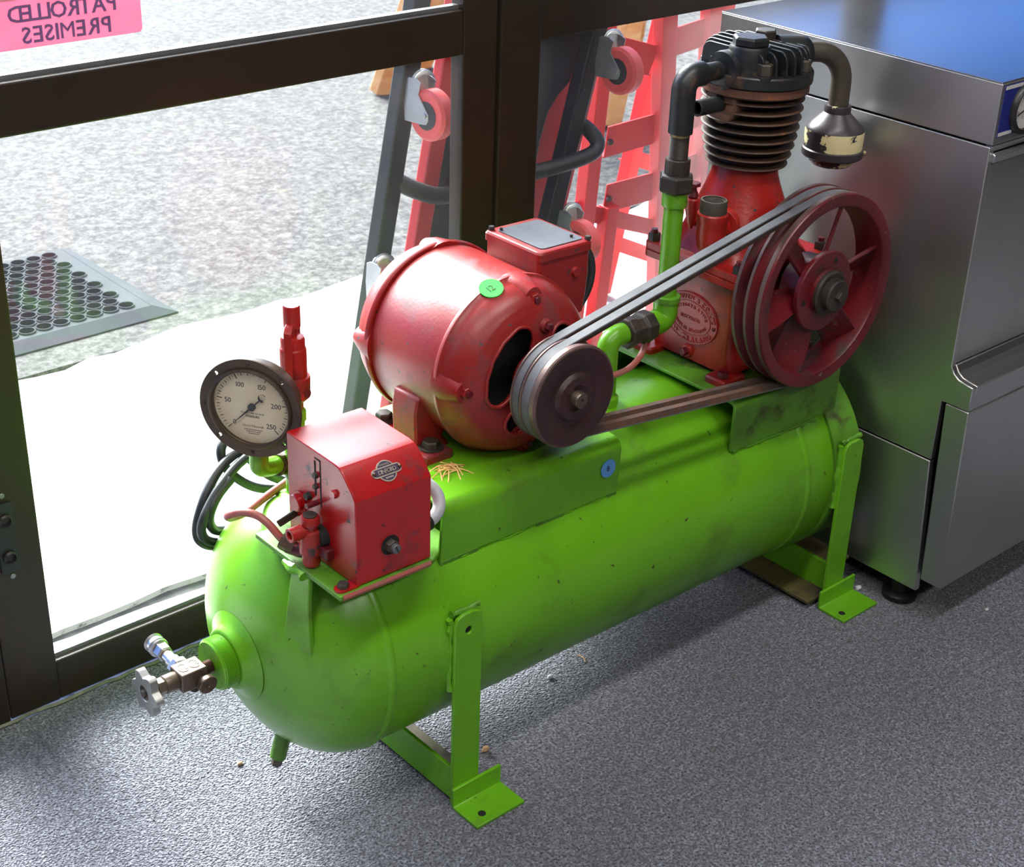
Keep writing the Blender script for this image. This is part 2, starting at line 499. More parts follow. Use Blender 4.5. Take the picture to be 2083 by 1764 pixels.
# stainless steel: brushed, with faint smears; the flat top skin is smoother
def stainless(name, r0, r1):
    m, n, b = nodes_of(name)
    t = noise(n, 14, 3, 0.6, objvec(n, (1.0, 1.0, 120.0)))
    t2 = noise(n, 2.2, 4, 0.6, objvec(n))
    n.links.new(mix(n, ramp(n, t2.outputs[0], 0.35, 0.7).outputs[0], S(200, 198, 196), S(184, 183, 182)), b.inputs['Base Color'])
    b.inputs['Metallic'].default_value = 1.0
    n.links.new(ramp(n, t2.outputs[0], 0.3, 0.75, (r0, r0, r0, 1), (r1, r1, r1, 1)).outputs[0], b.inputs['Roughness'])
    bp = n.nodes.new('ShaderNodeBump'); bp.inputs['Strength'].default_value = 0.04; bp.inputs['Distance'].default_value = 0.0005
    n.links.new(t.outputs[0], bp.inputs['Height']); n.links.new(bp.outputs[0], b.inputs['Normal'])
stainless('stainless', 0.36, 0.44)
stainless('stainless_top', 0.20, 0.28)

def schlick(n):
    # face-independent fresnel for a thin sheet
    g = n.nodes.new('ShaderNodeNewGeometry')
    d = n.nodes.new('ShaderNodeVectorMath'); d.operation = 'DOT_PRODUCT'
    n.links.new(g.outputs['Normal'], d.inputs[0]); n.links.new(g.outputs['Incoming'], d.inputs[1])
    prev = d.outputs['Value']
    for op, v in (('ABSOLUTE', 0), ('SUBTRACT', 1.0), ('POWER', 5.0), ('MULTIPLY', 0.96), ('ADD', 0.018)):
        m_ = n.nodes.new('ShaderNodeMath'); m_.operation = op
        if op == 'SUBTRACT':
            m_.inputs[0].default_value = v; n.links.new(prev, m_.inputs[1])
        else:
            n.links.new(prev, m_.inputs[0])
            if op != 'ABSOLUTE': m_.inputs[1].default_value = v
        prev = m_.outputs[0]
    return prev

# window glass: thin clear sheet with a fresnel reflection; the dusty one scatters a little
def glass(name, dust, tint=(0.96, 0.98, 0.97, 1)):
    m = bpy.data.materials.new(name); m.use_nodes = True; M[name] = m
    n = m.node_tree; n.nodes.clear()
    o = n.nodes.new('ShaderNodeOutputMaterial')
    tr = n.nodes.new('ShaderNodeBsdfTransparent'); tr.inputs[0].default_value = tint
    gl = n.nodes.new('ShaderNodeBsdfGlossy'); gl.inputs['Roughness'].default_value = 0.02
    mx = n.nodes.new('ShaderNodeMixShader')
    n.links.new(schlick(n), mx.inputs[0]); n.links.new(tr.outputs[0], mx.inputs[1]); n.links.new(gl.outputs[0], mx.inputs[2])
    di = n.nodes.new('ShaderNodeBsdfTranslucent'); di.inputs[0].default_value = (0.9, 0.9, 0.9, 1)
    t = noise(n, 7, 6, 0.65, objvec(n))
    f = ramp(n, t.outputs[0], 0.3, 0.75, (dust * 0.5,) * 3 + (1,), (dust * 1.5,) * 3 + (1,))
    m2 = n.nodes.new('ShaderNodeMixShader')
    n.links.new(f.outputs[0], m2.inputs[0]); n.links.new(mx.outputs[0], m2.inputs[1]); n.links.new(di.outputs[0], m2.inputs[2])
    n.links.new(m2.outputs[0], o.inputs['Surface'])
glass('glass_clear', 0.003)
glass('glass_dusty', 0.022)
m, n, b = nodes_of('dial_glass')
n.nodes.remove(b)
o_ = n.nodes['Material Output']; tr = n.nodes.new('ShaderNodeBsdfTransparent'); gl = n.nodes.new('ShaderNodeBsdfGlossy'); gl.inputs['Roughness'].default_value = 0.05
mx = n.nodes.new('ShaderNodeMixShader')
n.links.new(schlick(n), mx.inputs[0]); n.links.new(tr.outputs[0], mx.inputs[1]); n.links.new(gl.outputs[0], mx.inputs[2]); n.links.new(mx.outputs[0], o_.inputs['Surface'])

# translucent printed film of the door sticker
def film(name, col):
    m = bpy.data.materials.new(name); m.use_nodes = True; M[name] = m
    n = m.node_tree; n.nodes.clear()
    o = n.nodes.new('ShaderNodeOutputMaterial'); a = n.nodes.new('ShaderNodeBsdfTranslucent'); d = n.nodes.new('ShaderNodeBsdfDiffuse'); mx = n.nodes.new('ShaderNodeMixShader')
    t = noise(n, 30, 3, 0.5, objvec(n))
    c = mix(n, ramp(n, t.outputs[0], 0.4, 0.7).outputs[0], col, tuple(v * 0.92 for v in col[:3]) + (1,))
    n.links.new(c, a.inputs[0]); n.links.new(c, d.inputs[0]); mx.inputs[0].default_value = 0.4
    n.links.new(a.outputs[0], mx.inputs[1]); n.links.new(d.outputs[0], mx.inputs[2]); n.links.new(mx.outputs[0], o.inputs['Surface'])
film('film_pink', S(216, 142, 162))
film('film_blue', S(180, 140, 196))
film('film_pale', S(226, 196, 200))

# carpet: grey-blue loop pile
m, n, b = nodes_of('carpet')
vec = objvec(n)
t1 = noise(n, 260, 3, 0.6, vec); t2 = noise(n, 90, 4, 0.65, vec); t3 = noise(n, 2.5, 4, 0.6, vec)
vo = n.nodes.new('ShaderNodeTexVoronoi'); vo.inputs['Scale'].default_value = 330; n.links.new(vec, vo.inputs['Vector'])
c = mix(n, ramp(n, t1.outputs[0], 0.34, 0.66).outputs[0], S(34, 35, 43), S(166, 168, 180))
c = mix(n, ramp(n, t2.outputs[0], 0.42, 0.72).outputs[0], c, S(86, 84, 90))
c = mix(n, ramp(n, t3.outputs[0], 0.4, 0.75, (0, 0, 0, 1), (0.35, 0.35, 0.35, 1)).outputs[0], c, S(72, 72, 78))
n.links.new(c, b.inputs['Base Color']); b.inputs['Roughness'].default_value = 0.95; b.inputs['Specular IOR Level'].default_value = 0.15
b.inputs['Sheen Weight'].default_value = 0.15; b.inputs['Sheen Roughness'].default_value = 0.4
ad = n.nodes.new('ShaderNodeMath'); ad.operation = 'ADD'
n.links.new(vo.outputs['Distance'], ad.inputs[0]); n.links.new(t2.outputs[0], ad.inputs[1])
bp = n.nodes.new('ShaderNodeBump'); bp.inputs['Strength'].default_value = 0.9; bp.inputs['Distance'].default_value = 0.004
n.links.new(ad.outputs[0], bp.inputs['Height']); n.links.new(bp.outputs[0], b.inputs['Normal'])

# yard surfaces
m, n, b = nodes_of('asphalt')
vec = objvec(n)
t1 = noise(n, 48, 6, 0.75, vec); t2 = noise(n, 1.3, 5, 0.6, vec); t3 = noise(n, 26, 3, 0.6, objvec(n, (0.5, 1.4, 1)))
c = mix(n, ramp(n, t1.outputs[0], 0.40, 0.64).outputs[0], S(8, 8, 8), S(104, 102, 98))
c = mix(n, ramp(n, t2.outputs[0], 0.4, 0.7, (0, 0, 0, 1), (0.3, 0.3, 0.3, 1)).outputs[0], c, S(60, 60, 58))
c = mix(n, ramp(n, t3.outputs[0], 0.62, 0.72, (0, 0, 0, 1), (0.5, 0.5, 0.5, 1)).outputs[0], c, S(104, 110, 82))
n.links.new(c, b.inputs['Base Color']); b.inputs['Roughness'].default_value = 0.8; b.inputs['Specular IOR Level'].default_value = 0.3
bp = n.nodes.new('ShaderNodeBump'); bp.inputs['Strength'].default_value = 0.8; bp.inputs['Distance'].default_value = 0.006
n.links.new(t1.outputs[0], bp.inputs['Height']); n.links.new(bp.outputs[0], b.inputs['Normal'])
m, n, b = nodes_of('concrete')
vec = objvec(n)
t1 = noise(n, 45, 6, 0.7, objvec(n, (0.55, 1.3, 1))); t2 = noise(n, 3, 5, 0.6, vec)
c = mix(n, ramp(n, t1.outputs[0], 0.60, 0.68).outputs[0], S(168, 169, 166), S(70, 71, 69))
c = mix(n, ramp(n, t2.outputs[0], 0.45, 0.7).outputs[0], c, S(178, 179, 176))
n.links.new(c, b.inputs['Base Color']); b.inputs['Roughness'].default_value = 0.7
bp = n.nodes.new('ShaderNodeBump'); bp.inputs['Strength'].default_value = 0.4; bp.inputs['Distance'].default_value = 0.003
n.links.new(t1.outputs[0], bp.inputs['Height']); n.links.new(bp.outputs[0], b.inputs['Normal'])
surf('joint_dirt', S(44, 45, 42), 0.95, var=S(84, 85, 80), var_scale=24, bump=(120, 0.5, 0.003))

m, n, b = nodes_of('fill_lamp_glow')
b.inputs['Base Color'].default_value = (0.9, 0.9, 0.88, 1)
b.inputs['Emission Color'].default_value = (1, 0.97, 0.92, 1); b.inputs['Emission Strength'].default_value = 6.0

# ================================================================== the setting
UX, UY, UZ = V((1, 0, 0)), V((0, 1, 0)), V((0, 0, 1))
F_XZ = (UX, UZ, -UY)            # seen from the room: u right, v up, n towards the room (-Y)
F_XY = (UX, UY, UZ)
F_YZ = (UY, UZ, UX)             # profile in (y,z), extruded along x
F_LEFT = (-UY, UZ, -UX)         # on a face that looks towards -X

def struct(mb, name, mat, label, **k):
    o = mb.build(name, mat, None, **k); o['kind'] = 'structure'; o['label'] = label; return o

RX0, RX1, RY0, RZ1 = -1.9, 4.6, -5.2, 2.75
struct(MB().bb(RX0, RX1, RY0, -0.004, -0.05, 0.0), 'floor', 'carpet', 'grey loop pile carpet on the shop floor', smooth=0)
struct(MB().bb(RX0 - .1, RX1 + .1, RY0 - .1, 0.10, RZ1, RZ1 + .1), 'ceiling', 'ceiling_white', 'white ceiling of the shop', smooth=0)
struct(MB().bb(RX0 - .1, RX0, RY0, 0.10, 0, RZ1), 'wall_left', 'wall_brown', 'brown painted wall on the left of the shop', smooth=0)
struct(MB().bb(RX1, RX1 + .1, RY0, 0.10, 0, RZ1), 'wall_right', 'wall_dark', 'dark panelled wall on the right of the shop', smooth=0)
struct(MB().bb(RX0 - .1, RX1 + .1, RY0 - .1, RY0, 0, RZ1), 'wall_back', 'wall_dark', 'dark panelled wall behind the viewer', smooth=0)
struct(MB().bb(RX0, -.632, 0.0, 0.10, 0, 2.22), 'wall_front_left', 'wall_brown', 'brown painted wall at the left end of the shopfront', smooth=0)
struct(MB().bb(RX0, RX1, 0.0, 0.10, 2.22, RZ1), 'wall_front', 'plaster_white', 'white bulkhead above the glazed shopfront', smooth=0)
# yard
yard = MB().bb(-80, 90, 1.09, 140, -0.35, -0.03)
struct(yard, 'yard', 'asphalt', 'coarse grey asphalt yard outside', smooth=0)
# concrete apron in two strips with a ragged dirty joint between them
def ragged(x0, x1, y, amp, n=90, seed=1):
    r = random.Random(seed); pts = []; v = 0
    for i in range(n + 1):
        v = v * 0.8 + r.uniform(-amp, amp)
        pts.append((x0 + (x1 - x0) * i / n, y + v))
    return pts
a1 = ragged(-3, 7, 0.165, .006, 160, 3)
a2 = ragged(-3, 7, 0.205, .007, 160, 4)
a3 = ragged(-3, 7, 1.10, .018, 160, 5)
def strip_slab(lo, hi, z0, z1, name, mat, label):
    poly = lo + hi[::-1]
    mb = MB(); n_ = len(lo)
    vs = [V((x, y, z1)) for x, y in lo] + [V((x, y, z1)) for x, y in hi] + [V((x, y, z0)) for x, y in lo] + [V((x, y, z0)) for x, y in hi]
    fs = []
    for i in range(n_ - 1):
        fs += [(i, i + 1, n_ + i + 1, n_ + i), (2 * n_ + i + 1, 2 * n_ + i, i, i + 1), (n_ + i, n_ + i + 1, 3 * n_ + i + 1, 3 * n_ + i), (3 * n_ + i, 3 * n_ + i + 1, 2 * n_ + i + 1, 2 * n_ + i)]
    fs += [(0, n_, 3 * n_, 2 * n_), (n_ - 1, 2 * n_ - 1, 4 * n_ - 1, 3 * n_ - 1)]
    mb.add(vs, fs)
    return struct(mb, name, mat, label, smooth=0)
strip_slab([(x, 0.05) for x, _ in a1], a1, -0.2, -0.026, 'doorstep', 'concrete', 'worn pale concrete strip along the foot of the shopfront')
strip_slab(a1, a2, -0.2, -0.038, 'pavement_joint', 'joint_dirt', 'dirty open joint between doorstep and concrete apron')
strip_slab(a2, a3, -0.2, -0.028, 'apron', 'concrete', 'sunlit pale concrete apron outside the door')

# ------------------------------------------------------------------ door with the shopfront frame
def member(parent, name, x0, x1, z0, z1, y0=0.0, y1=0.030, mat='frame_bronze', bev=.0025, label=None):
    return MB().bb(x0, x1, y0, y1, z0, z1).build(name, mat, parent, smooth=0, bev=bev, label=label)

def pane(parent, x0, x1, z0, z1, mat, y=.0065):
    return MB().bb(x0 - .004, x1 + .004, y, y + .006, z0 - .004, z1 + .004).build('pane', mat, parent, smooth=0)

def bead(parent, x0, x1, z):
    # slim alloy glazing bead along a lower glass edge
    return MB().bb(x0, x1, .0125, .024, z, z + .006).build('glazing_bead', 'bead_alloy', parent, smooth=0)

door = thing('door_1', 'dark bronze framed glass shop door with a mid rail', None, (1.08, 0.02, 0), kind='structure')
member(door, 'stile', .6365, .712, .004, 2.12)
member(door, 'stile', 1.449, 1.5155, .004, 2.12)
member(door, 'bottom_rail', .7115, 1.4495, .004, .0705, .001, .029)
member(door, 'mid_rail', .7115, 1.4495, .8345, .9005, .001, .029)
member(door, 'top_rail', .7115, 1.4495, 2.04, 2.12, .001, .029)
pane(door, .712, 1.449, .0705, .8345, 'glass_clear')
pane(door, .712, 1.449, .9005, 2.04, 'glass_clear')
bead(door, .712, 1.449, .0705)
bead(door, .712, 1.449, .9005)
lock = MB().prism(rrect(.6525, .6785, .243, .350, .003), (0, 0, 0), F_XZ, 0, .003).build('lock_plate', 'lock_black', door)
for z in (.268, .325):
    MB().lathe([(.0095, 0), (.0095, .004), (.007, .006), (.006, .002)], (.6655, -.003, z), -UY, 24).build('lock_cylinder', 'plastic_black', lock)
for z in (.2345, .3605):
    MB().lathe([(.004, 0), (.004, .001), (.003, .0018)], (.6675, 0, z), -UY, 16).build('screw', 'bead_alloy', lock)
    
# sticker on the room side of the upper pane, printed to be read from outside
stk = MB().prism(rrect(.59, .9315, .9358, 1.11, .006), (0, .0063, 0), F_XZ, 0, .0006).build('sticker', 'film_pink', door, label='pink sticker with blue mirrored lettering PATROLLED PREMISES')
FM = (-UX, UZ, -UY)             # lettering that reads properly from outside
tm = MB()
tm.text('PATROLLED', .0275, (.8265, .0051, .9675), FM, .0006, fit=.142, bold=.013)
tm.text('PREMISES', .0275, (.8295, .0051, .9418), FM, .0006, fit=.118, bold=.013)
tm.build('lettering', 'film_blue', stk, smooth=0)
MB().prism(rrect(.60, .812, .993, 1.106, .006), (0, .0055, 0), F_XZ, 0, .0003).build('pale_field', 'film_pale', stk)

def window(name, x0, x1, label, lower_mat, tr=(.836, .955), post=.082):
    wv = thing(name, label, None, ((x0 + x1) / 2, .02, 0), kind='structure')
    member(wv, 'mullion', x0, x0 + post, 0, 2.22, -.006, .036)
    member(wv, 'sill', x0 + post, x1, .0, .0705, .001, .029)
    member(wv, 'transom', x0 + post, x1, tr[0], tr[1], .001, .029)
    member(wv, 'head_rail', x0 + post, x1, 2.12, 2.2195, .001, .029)
    pane(wv, x0 + post, x1, .0705, tr[0], lower_mat)
    pane(wv, x0 + post, x1, tr[1], 2.12, 'glass_clear')
    return wv
for nm, xa, xb, lb, lm in (('window_1', 1.5175, 2.40, 'fixed shop window right of the door with a dusty lower pane', 'glass_dusty'), ('window_3', 2.40, 3.80, 'fixed shop window behind the dishwasher with a solid lower panel added to block light', 'wall_dark')):  # the solid lower panel is added to keep light off the right-hand floor
    w1 = window(nm, xa, xb, lb, lm)
    MB().bb(xa + .092, xb - .01, .0005, .0035, 1.26, 2.118).build('added_blind', 'added_blind_grey', w1, smooth=0)  # unseen blind, added to cut the light coming over the dishwasher
    MB().cyl((xa + .092, -.004, 1.26), (xb - .01, -.004, 1.26), .010, seg=16).build('added_blind_bar', 'bead_alloy', w1)
struct(MB().bb(3.802, RX1, 0.0, 0.10, 0, 2.22), 'wall_front_right', 'wall_brown', 'brown painted wall at the right end of the shopfront', smooth=0)
wl = window('window_2', -.63, .60, 'fixed shop window left of the door', 'glass_clear')
member(wl, 'mullion', .60, .6345, 0, 2.22, -.004, .05)
trim = MB().bb(.6345, 1.5175, 0, .05, 2.12, 2.22).build('trim_1', 'frame_bronze', None, smooth=0, bev=.003)
trim['kind'] = 'structure'; trim['label'] = 'dark bronze head trim above the door'
# frayed carpet edge line along the door foot
edge = []
for i in range(60):
    x = .30 + i * .02
    edge.append((x, -.004 + random.uniform(-.002, .001), .003 + random.uniform(0, .0015)))
t_ = MB().tube(edge, .003, 6).build('trim_2', 'fray_pale', None); t_['kind'] = 'structure'; t_['label'] = 'frayed pale carpet edge along the door foot'

# ------------------------------------------------------------------ unseen ceiling lamps, added as fill light for the room
LAMP_AT = ('left lamp of the pair nearest the door', 'right lamp of the pair nearest the door', 'left lamp of the pair at the back', 'right lamp of the pair at the back')
for i, (x, y) in enumerate(((-.2, -1.15), (1.35, -1.15), (-.2, -3.1), (1.35, -3.1))):
    L = thing('ceiling_fill_lamp', 'unseen white ceiling lamp added as fill, ' + LAMP_AT[i], 'lamp', (x, y, RZ1 - .07), group='added ceiling fill lamps')
    MB().bb(x - .62, x + .62, y - .15, y + .15, RZ1 - .07, RZ1 - .001).build('housing', 'fill_lamp_housing', L, bev=.006)
    MB().prism(rrect(x - .58, x + .58, y - .12, y + .12, .02), (0, 0, RZ1 - .085), F_XY, 0, .014).build('diffuser', 'fill_lamp_glow', L)
    ld = bpy.data.lights.new('fill_light', 'AREA'); ld.shape = 'RECTANGLE'; ld.size = 1.1; ld.size_y = .22; ld.energy = FILL_LAMP_POWER; ld.color = (1.0, .975, .95)
    lo = bpy.data.objects.new('fill_light', ld); COL.objects.link(lo); lo.parent = L; lo.location = (0, 0, -.03)

# ================================================================== the air compressor
TY, TZ, TR = -.350, .234, .1755
AC = thing('air_compressor', 'old air compressor with lime green tank, red motor, belts and black finned cylinder', 'compressor', (1.32, TY, 0))
K = dict(shear=True)

# ---- tank
prof = [(0.0005, .797)]
for i in range(1, 17):
    a = (PI / 2) * i / 16
    prof.append((TR * math.sin(a), .917 - .12 * math.cos(a)))
prof += [(TR, .95), (TR, 1.3), (TR, 1.70), (TR, 1.79), (TR - .006, 1.80), (.12, 1.815), (.0005, 1.82)]
tank = MB().lathe(prof, (0, TY, TZ), UX, 96, False, False).build('tank', 'green_paint', AC, smooth=50, **K)
for x in (.917, 1.717):
    MB().lathe([(TR - .002, x - .008), (TR + .0018, x - .004), (TR + .0026, x), (TR + .0018, x + .004), (TR - .002, x + .008)], (0, TY, TZ), UX, 96, False, False).build('weld_seam', 'green_paint', tank, smooth=60, **K)
MB().ring([(TR - .001, 1.778), (TR + .0055, 1.778), (TR + .0065, 1.782), (TR + .0065, 1.838), (TR + .0055, 1.842), (TR - .001, 1.842)], (0, TY, TZ), UX, 96).build('end_band', 'green_grimy', AC, smooth=40, **K)
# end boss, plug
MB().lathe([(.060, .803), (.050, .7985), (.043, .793), (.0405, .788), (.039, .787), (.034, .787)], (0, TY, TZ - .004), UX, 48, False, True).build('end_collar', 'green_paint', tank, smooth=60, **K)
pr = [(.030, .792)]
x = .791
while x > .769:
    pr += [(.0345, x), (.0325, x - .0012)]; x -= .0024
pr += [(.033, .7675), (.031, .7655), (.0005, .7655)]
MB().lathe(pr, (0, TY, TZ - .004), UX, 48, False, False).build('threaded_plug', 'green_paint', tank, smooth=30, **K)
# drain
dr = MB().cyl((.874, TY, .100), (.855, TY, .040), .0110, seg=20).build('drain_boss', 'green_grimy', tank, **K)
MB().hexa((.856, TY, .042), (.8515, TY, .028), .0075, .3).build('drain_plug', 'brown_iron', tank, **K)

# ---- straps, feet, crossbars
def leg(x0, x1, ztop, ysgn, yout, foot0, foot1, hole_x, dark_flange):
    yo = yout if ysgn < 0 else 2 * TY - yout
    F = (UX, UZ, V((0, ysgn, 0)))
    pts = [(x0, .004), (x1, .004), (x1, ztop - .012), (x1 - .004, ztop - .004), (x1 - .014, ztop), (x0 + .014, ztop), (x0 + .004, ztop - .004), (x0, ztop - .012)]
    hol = circle((x0 + x1) / 2, ztop - .026, .0055, 16)
    st = MB().plate([pts] if dark_flange else [pts, hol[::-1]], (0, yo, 0), F, -.006, 0).build('leg_strap', 'green_paint', AC, smooth=30, bev=.0012)
    if ysgn < 0 and not dark_flange:
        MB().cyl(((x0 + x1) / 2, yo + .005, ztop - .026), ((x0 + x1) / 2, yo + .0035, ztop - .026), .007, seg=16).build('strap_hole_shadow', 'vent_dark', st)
    wy = yo - ysgn * .009
    # weld along the strap edges
    wd = []
    for i in range(14):
        z = ztop - .004 - i * .0085
        wd.append((x0 - .001 + random.uniform(-.0015, .0015), wy, z))
    MB().tube(wd, [random.uniform(.003, .0055) for _ in wd], 8).build('weld_bead', 'green_paint', st)
    wd = [(x0 + (x1 - x0) * i / 8, wy, ztop + random.uniform(-.001, .002)) for i in range(9)]
    MB().tube(wd, [random.uniform(.003, .005) for _ in wd], 8).build('weld_bead', 'green_grimy', st)
    yv = yo + ysgn * .006
    ft = MB()
    prof_ = [(0, .0335), (0, .006), (.0015, .003), (.005, .0025), (.052, .0025)]
    ft.strip([(p[0], p[1]) for p in prof_], .005, (0, yo + ysgn * .0028, 0), (V((0, ysgn, 0)), UZ, V((0, ysgn, 0)).cross(UZ)), (foot0 if ysgn > 0 else -foot1) , (foot1 if ysgn > 0 else -foot0))
    fo = ft.build('foot', 'green_paint', st, smooth=40, bev=.001)
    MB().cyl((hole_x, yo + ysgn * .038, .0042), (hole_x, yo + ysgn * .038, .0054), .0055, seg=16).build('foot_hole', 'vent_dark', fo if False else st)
    return st
for s in (-1, 1):
    leg(1.0095, 1.0545, .304, s, -.5315, 1.007, 1.090, 1.029, False)
    leg(1.783, 1.829, .297, s, -.538, 1.768, 1.856, 1.784, True)
ya, yb = -.5225, 2 * TY + .5225
cb = MB().bb(1.013, 1.019, ya, yb, .008, .060).bb(1.019, 1.066, ya, yb, .008, .013)
MB().bb(1.013, 1.0185, ya, yb, .008, .060).build('crossbar', 'green_paint', AC, bev=.001)
MB().bb(1.0188, 1.068, ya, yb, .008, .013).build('crossbar_flange', 'green_rusty_inside', AC, bev=.001)
ya, yb = -.530, 2 * TY + .530
MB().bb(1.802, 1.808, ya, yb, .010, .066).build('crossbar', 'green_paint', AC, bev=.001)
MB().bb(1.752, 1.8018, ya, yb, .010, .016).build('crossbar_flange', 'green_rusty_inside', AC, bev=.001)
MB().bb(1.8082, 1.850, ya, yb, .061, .066).build('crossbar_flange', 'green_rusty_inside', AC, bev=.001)
# packers that carry the tank on the crossbars
for x, zt, r_ in ((1.045, .070, .1), (1.806, .075, .1)):
    MB().bb(x - .03, x + .004, TY - .05, TY + .05, .0605 if x < 1.5 else .0665, zt).build('tank_packer', 'green_rusty_inside', AC, bev=.001)

# ---- motor saddle and compressor deck (folded plates welded onto the tank)
def arc(cx, cy, r, a0, a1, n=5):
    return [(cx + r * math.cos(math.radians(a0 + (a1 - a0) * i / n)), cy + r * math.sin(math.radians(a0 + (a1 - a0) * i / n))) for i in range(n + 1)]
yn, yf = -.4865, 2 * TY + .4865
sp = [(yn + .004, .352)] + arc(yn + .014, .419, .014, 180, 90) + arc(yf - .014, .419, .014, 90, 0) + [(yf - .004, .352)]
saddle = MB().strip(sp, .005, (0, 0, 0), F_YZ, 1.022, 1.3325).build('motor_saddle', 'green_paint', AC, smooth=35, bev=.0012, **K)
# stepped weld tabs along the lower edge
for x0, x1 in ((1.022, 1.085), (1.185, 1.235), (1.315, 1.3325)):
    MB().strip([(yn + .0035, .354), (yn + .0065, .340)], .0055, (0, 0, 0), F_YZ, x0, x1).build('weld_tab', 'green_grimy', saddle, bev=.0008, **K)
wd = [(1.024 + i * .0125, yn + .006 + random.uniform(-.001, .001), .349 + random.uniform(-.0025, .0025)) for i in range(25)]
MB().tube(wd, [random.uniform(.0025, .005) for _ in wd], 8).build('weld_bead', 'green_paint', saddle, **K)
dn, df = -.4905, 2 * TY + .4905
dp = [(dn, .345)] + arc(dn + .008, .414, .008, 180, 90, 4) + arc(df - .008, .414, .008, 90, 0, 4) + [(df, .345)]
deck = MB().strip(dp, .005, (0, 0, 0), F_YZ, 1.560, 1.803).build('compressor_deck', 'green_grimy', AC, smooth=35, bev=.001, **K)
wd = [(1.565 + i * .0125, dn + .002 + random.uniform(-.001, .001), .346 - .0006 * i + random.uniform(-.003, .003)) for i in range(19)]
MB().tube(wd, [random.uniform(.003, .0055) for _ in wd], 8).build('weld_bead', 'green_grimy', deck, **K)

# ---- motor
MX, MZ, MR = 1.198, .552, .120
MO = (MX, 0, MZ)
motor = MB().lathe([(MR - .004, .262), (MR - .002, .266), (MR - .002, .396), (MR - .004, .398)], MO, -UY, 96).build('motor_body', 'red_motor', AC, smooth=40, **K)
# bells: front one with vent openings
BELL = [(MR - .012, 0), (MR + .001, 0), (MR + .0022, .002), (MR + .0022, .007), (MR - .001, .0095), (MR - .003, .020), (MR - .010, .036), (MR - .020, .047), (.088, .053), (.078, .0562), (.070, .0578), (.062, .0592), (.050, .0602), (.040, .061), (.034, .0612), (.030, .0612)]
VENTS = ((97, 203), (226, 262), (280, 330), (-24, 66))
def bell_h(r):
    for (r0, h0), (r1, h1) in zip(BELL[5:], BELL[6:]):
        if r0 >= r >= r1: return h0 + (h1 - h0) * (r0 - r) / max(1e-9, r0 - r1)
    return .0612
def bell(sgn, y_lip, with_vents):
    prof = []
    for (r0, h0), (r1, h1) in zip(BELL, BELL[1:]):
        k_ = 4 if r0 < .10 else 1
        prof += [(r0 + (r1 - r0) * q / k_, h0 + (h1 - h0) * q / k_) for q in range(k_)]
    prof.append(BELL[-1])
    seg = 240
    mb = MB(); o = V((MX, y_lip, MZ)); vs, fs = [], []
    for r, h in prof:
        for i in range(seg):
            t = 2 * PI * i / seg
            vs.append(o + V((r * math.cos(t), sgn * h, r * math.sin(t))))
    def open_(deg, r):
        for lo, hi in VENTS:
            for d in (deg, deg - 360):
                u_ = (d - (lo + hi) / 2) / ((hi - lo) / 2); v_ = (r - .0595) / .0215
                # rounded kidney: limit in arc length near the ends
                w_ = ((hi - lo) / 2 * PI / 180 * .0595)
                ee = max(0.0, abs(u_) * w_ - (w_ - .0215)) / .0215
                if ee * ee + v_ * v_ < 1 and abs(v_) < 1: return True
        return False
    for j in range(len(prof) - 1):
        for i in range(seg):
            if with_vents and open_(360.0 * (i + .5) / seg, (prof[j][0] + prof[j + 1][0]) / 2): continue
            k = (i + 1) % seg
            fs.append((j * seg + i, j * seg + k, (j + 1) * seg + k, (j + 1) * seg + i))
    fs.append(tuple(range((len(prof) - 1) * seg, len(prof) * seg)))
    mb.add(vs, fs)
    ob = mb.build('end_bell', 'red_motor', motor, smooth=50, **K)
    so = ob.modifiers.new('solid', 'SOLIDIFY'); so.thickness = .005; so.offset = -1
    if with_vents:
        for lo, hi in VENTS:
            mid, half = math.radians((lo + hi) / 2), math.radians((hi - lo) / 2)
            w_ = half * .0595; pth = []
            for q in range(73):
                a_ = 2 * PI * q / 72
                ca, sa = math.cos(a_), math.sin(a_)
                uu = (max(0, w_ - .0215) * (1 if ca > 0 else -1) * min(1.0, abs(ca) * 6)) + .0215 * ca
                th = mid + uu / .0595; r = .0595 + .0215 * sa
                pth.append(o + V((r * math.cos(th), sgn * (bell_h(r) + .0004), r * math.sin(th))))
            MB().tube(pth, .0026, 10, False).build('vent_lip', 'red_motor', motor, smooth=60, **K)
    return ob
bf = bell(-1, -.398, True)
bb_ = bell(1, -.262, False)
MB().cyl((MX, -.425, MZ), (MX, -.421, MZ), .105, seg=48).build('vent_shade_disc', 'vent_dark', motor, **K)  # dark disc standing in for the shade inside the vents
MB().lathe([(.1035, .33), (.1035, .425)], MO, -UY, 48, False, False).build('stator_core', 'vent_dark', motor, **K)
# cobweb strands behind the vent
for p0, p1 in (((1.120, -.436, .600), (1.155, -.440, .618)), ((1.118, -.436, .570), (1.150, -.441, .600)), ((1.126, -.436, .585), (1.130, -.439, .545)), ((1.135, -.438, .615), (1.124, -.437, .555))):
    MB().tube([p0, p1], .0006, 5).build('cobweb', 'cobweb_grey', motor, **K)
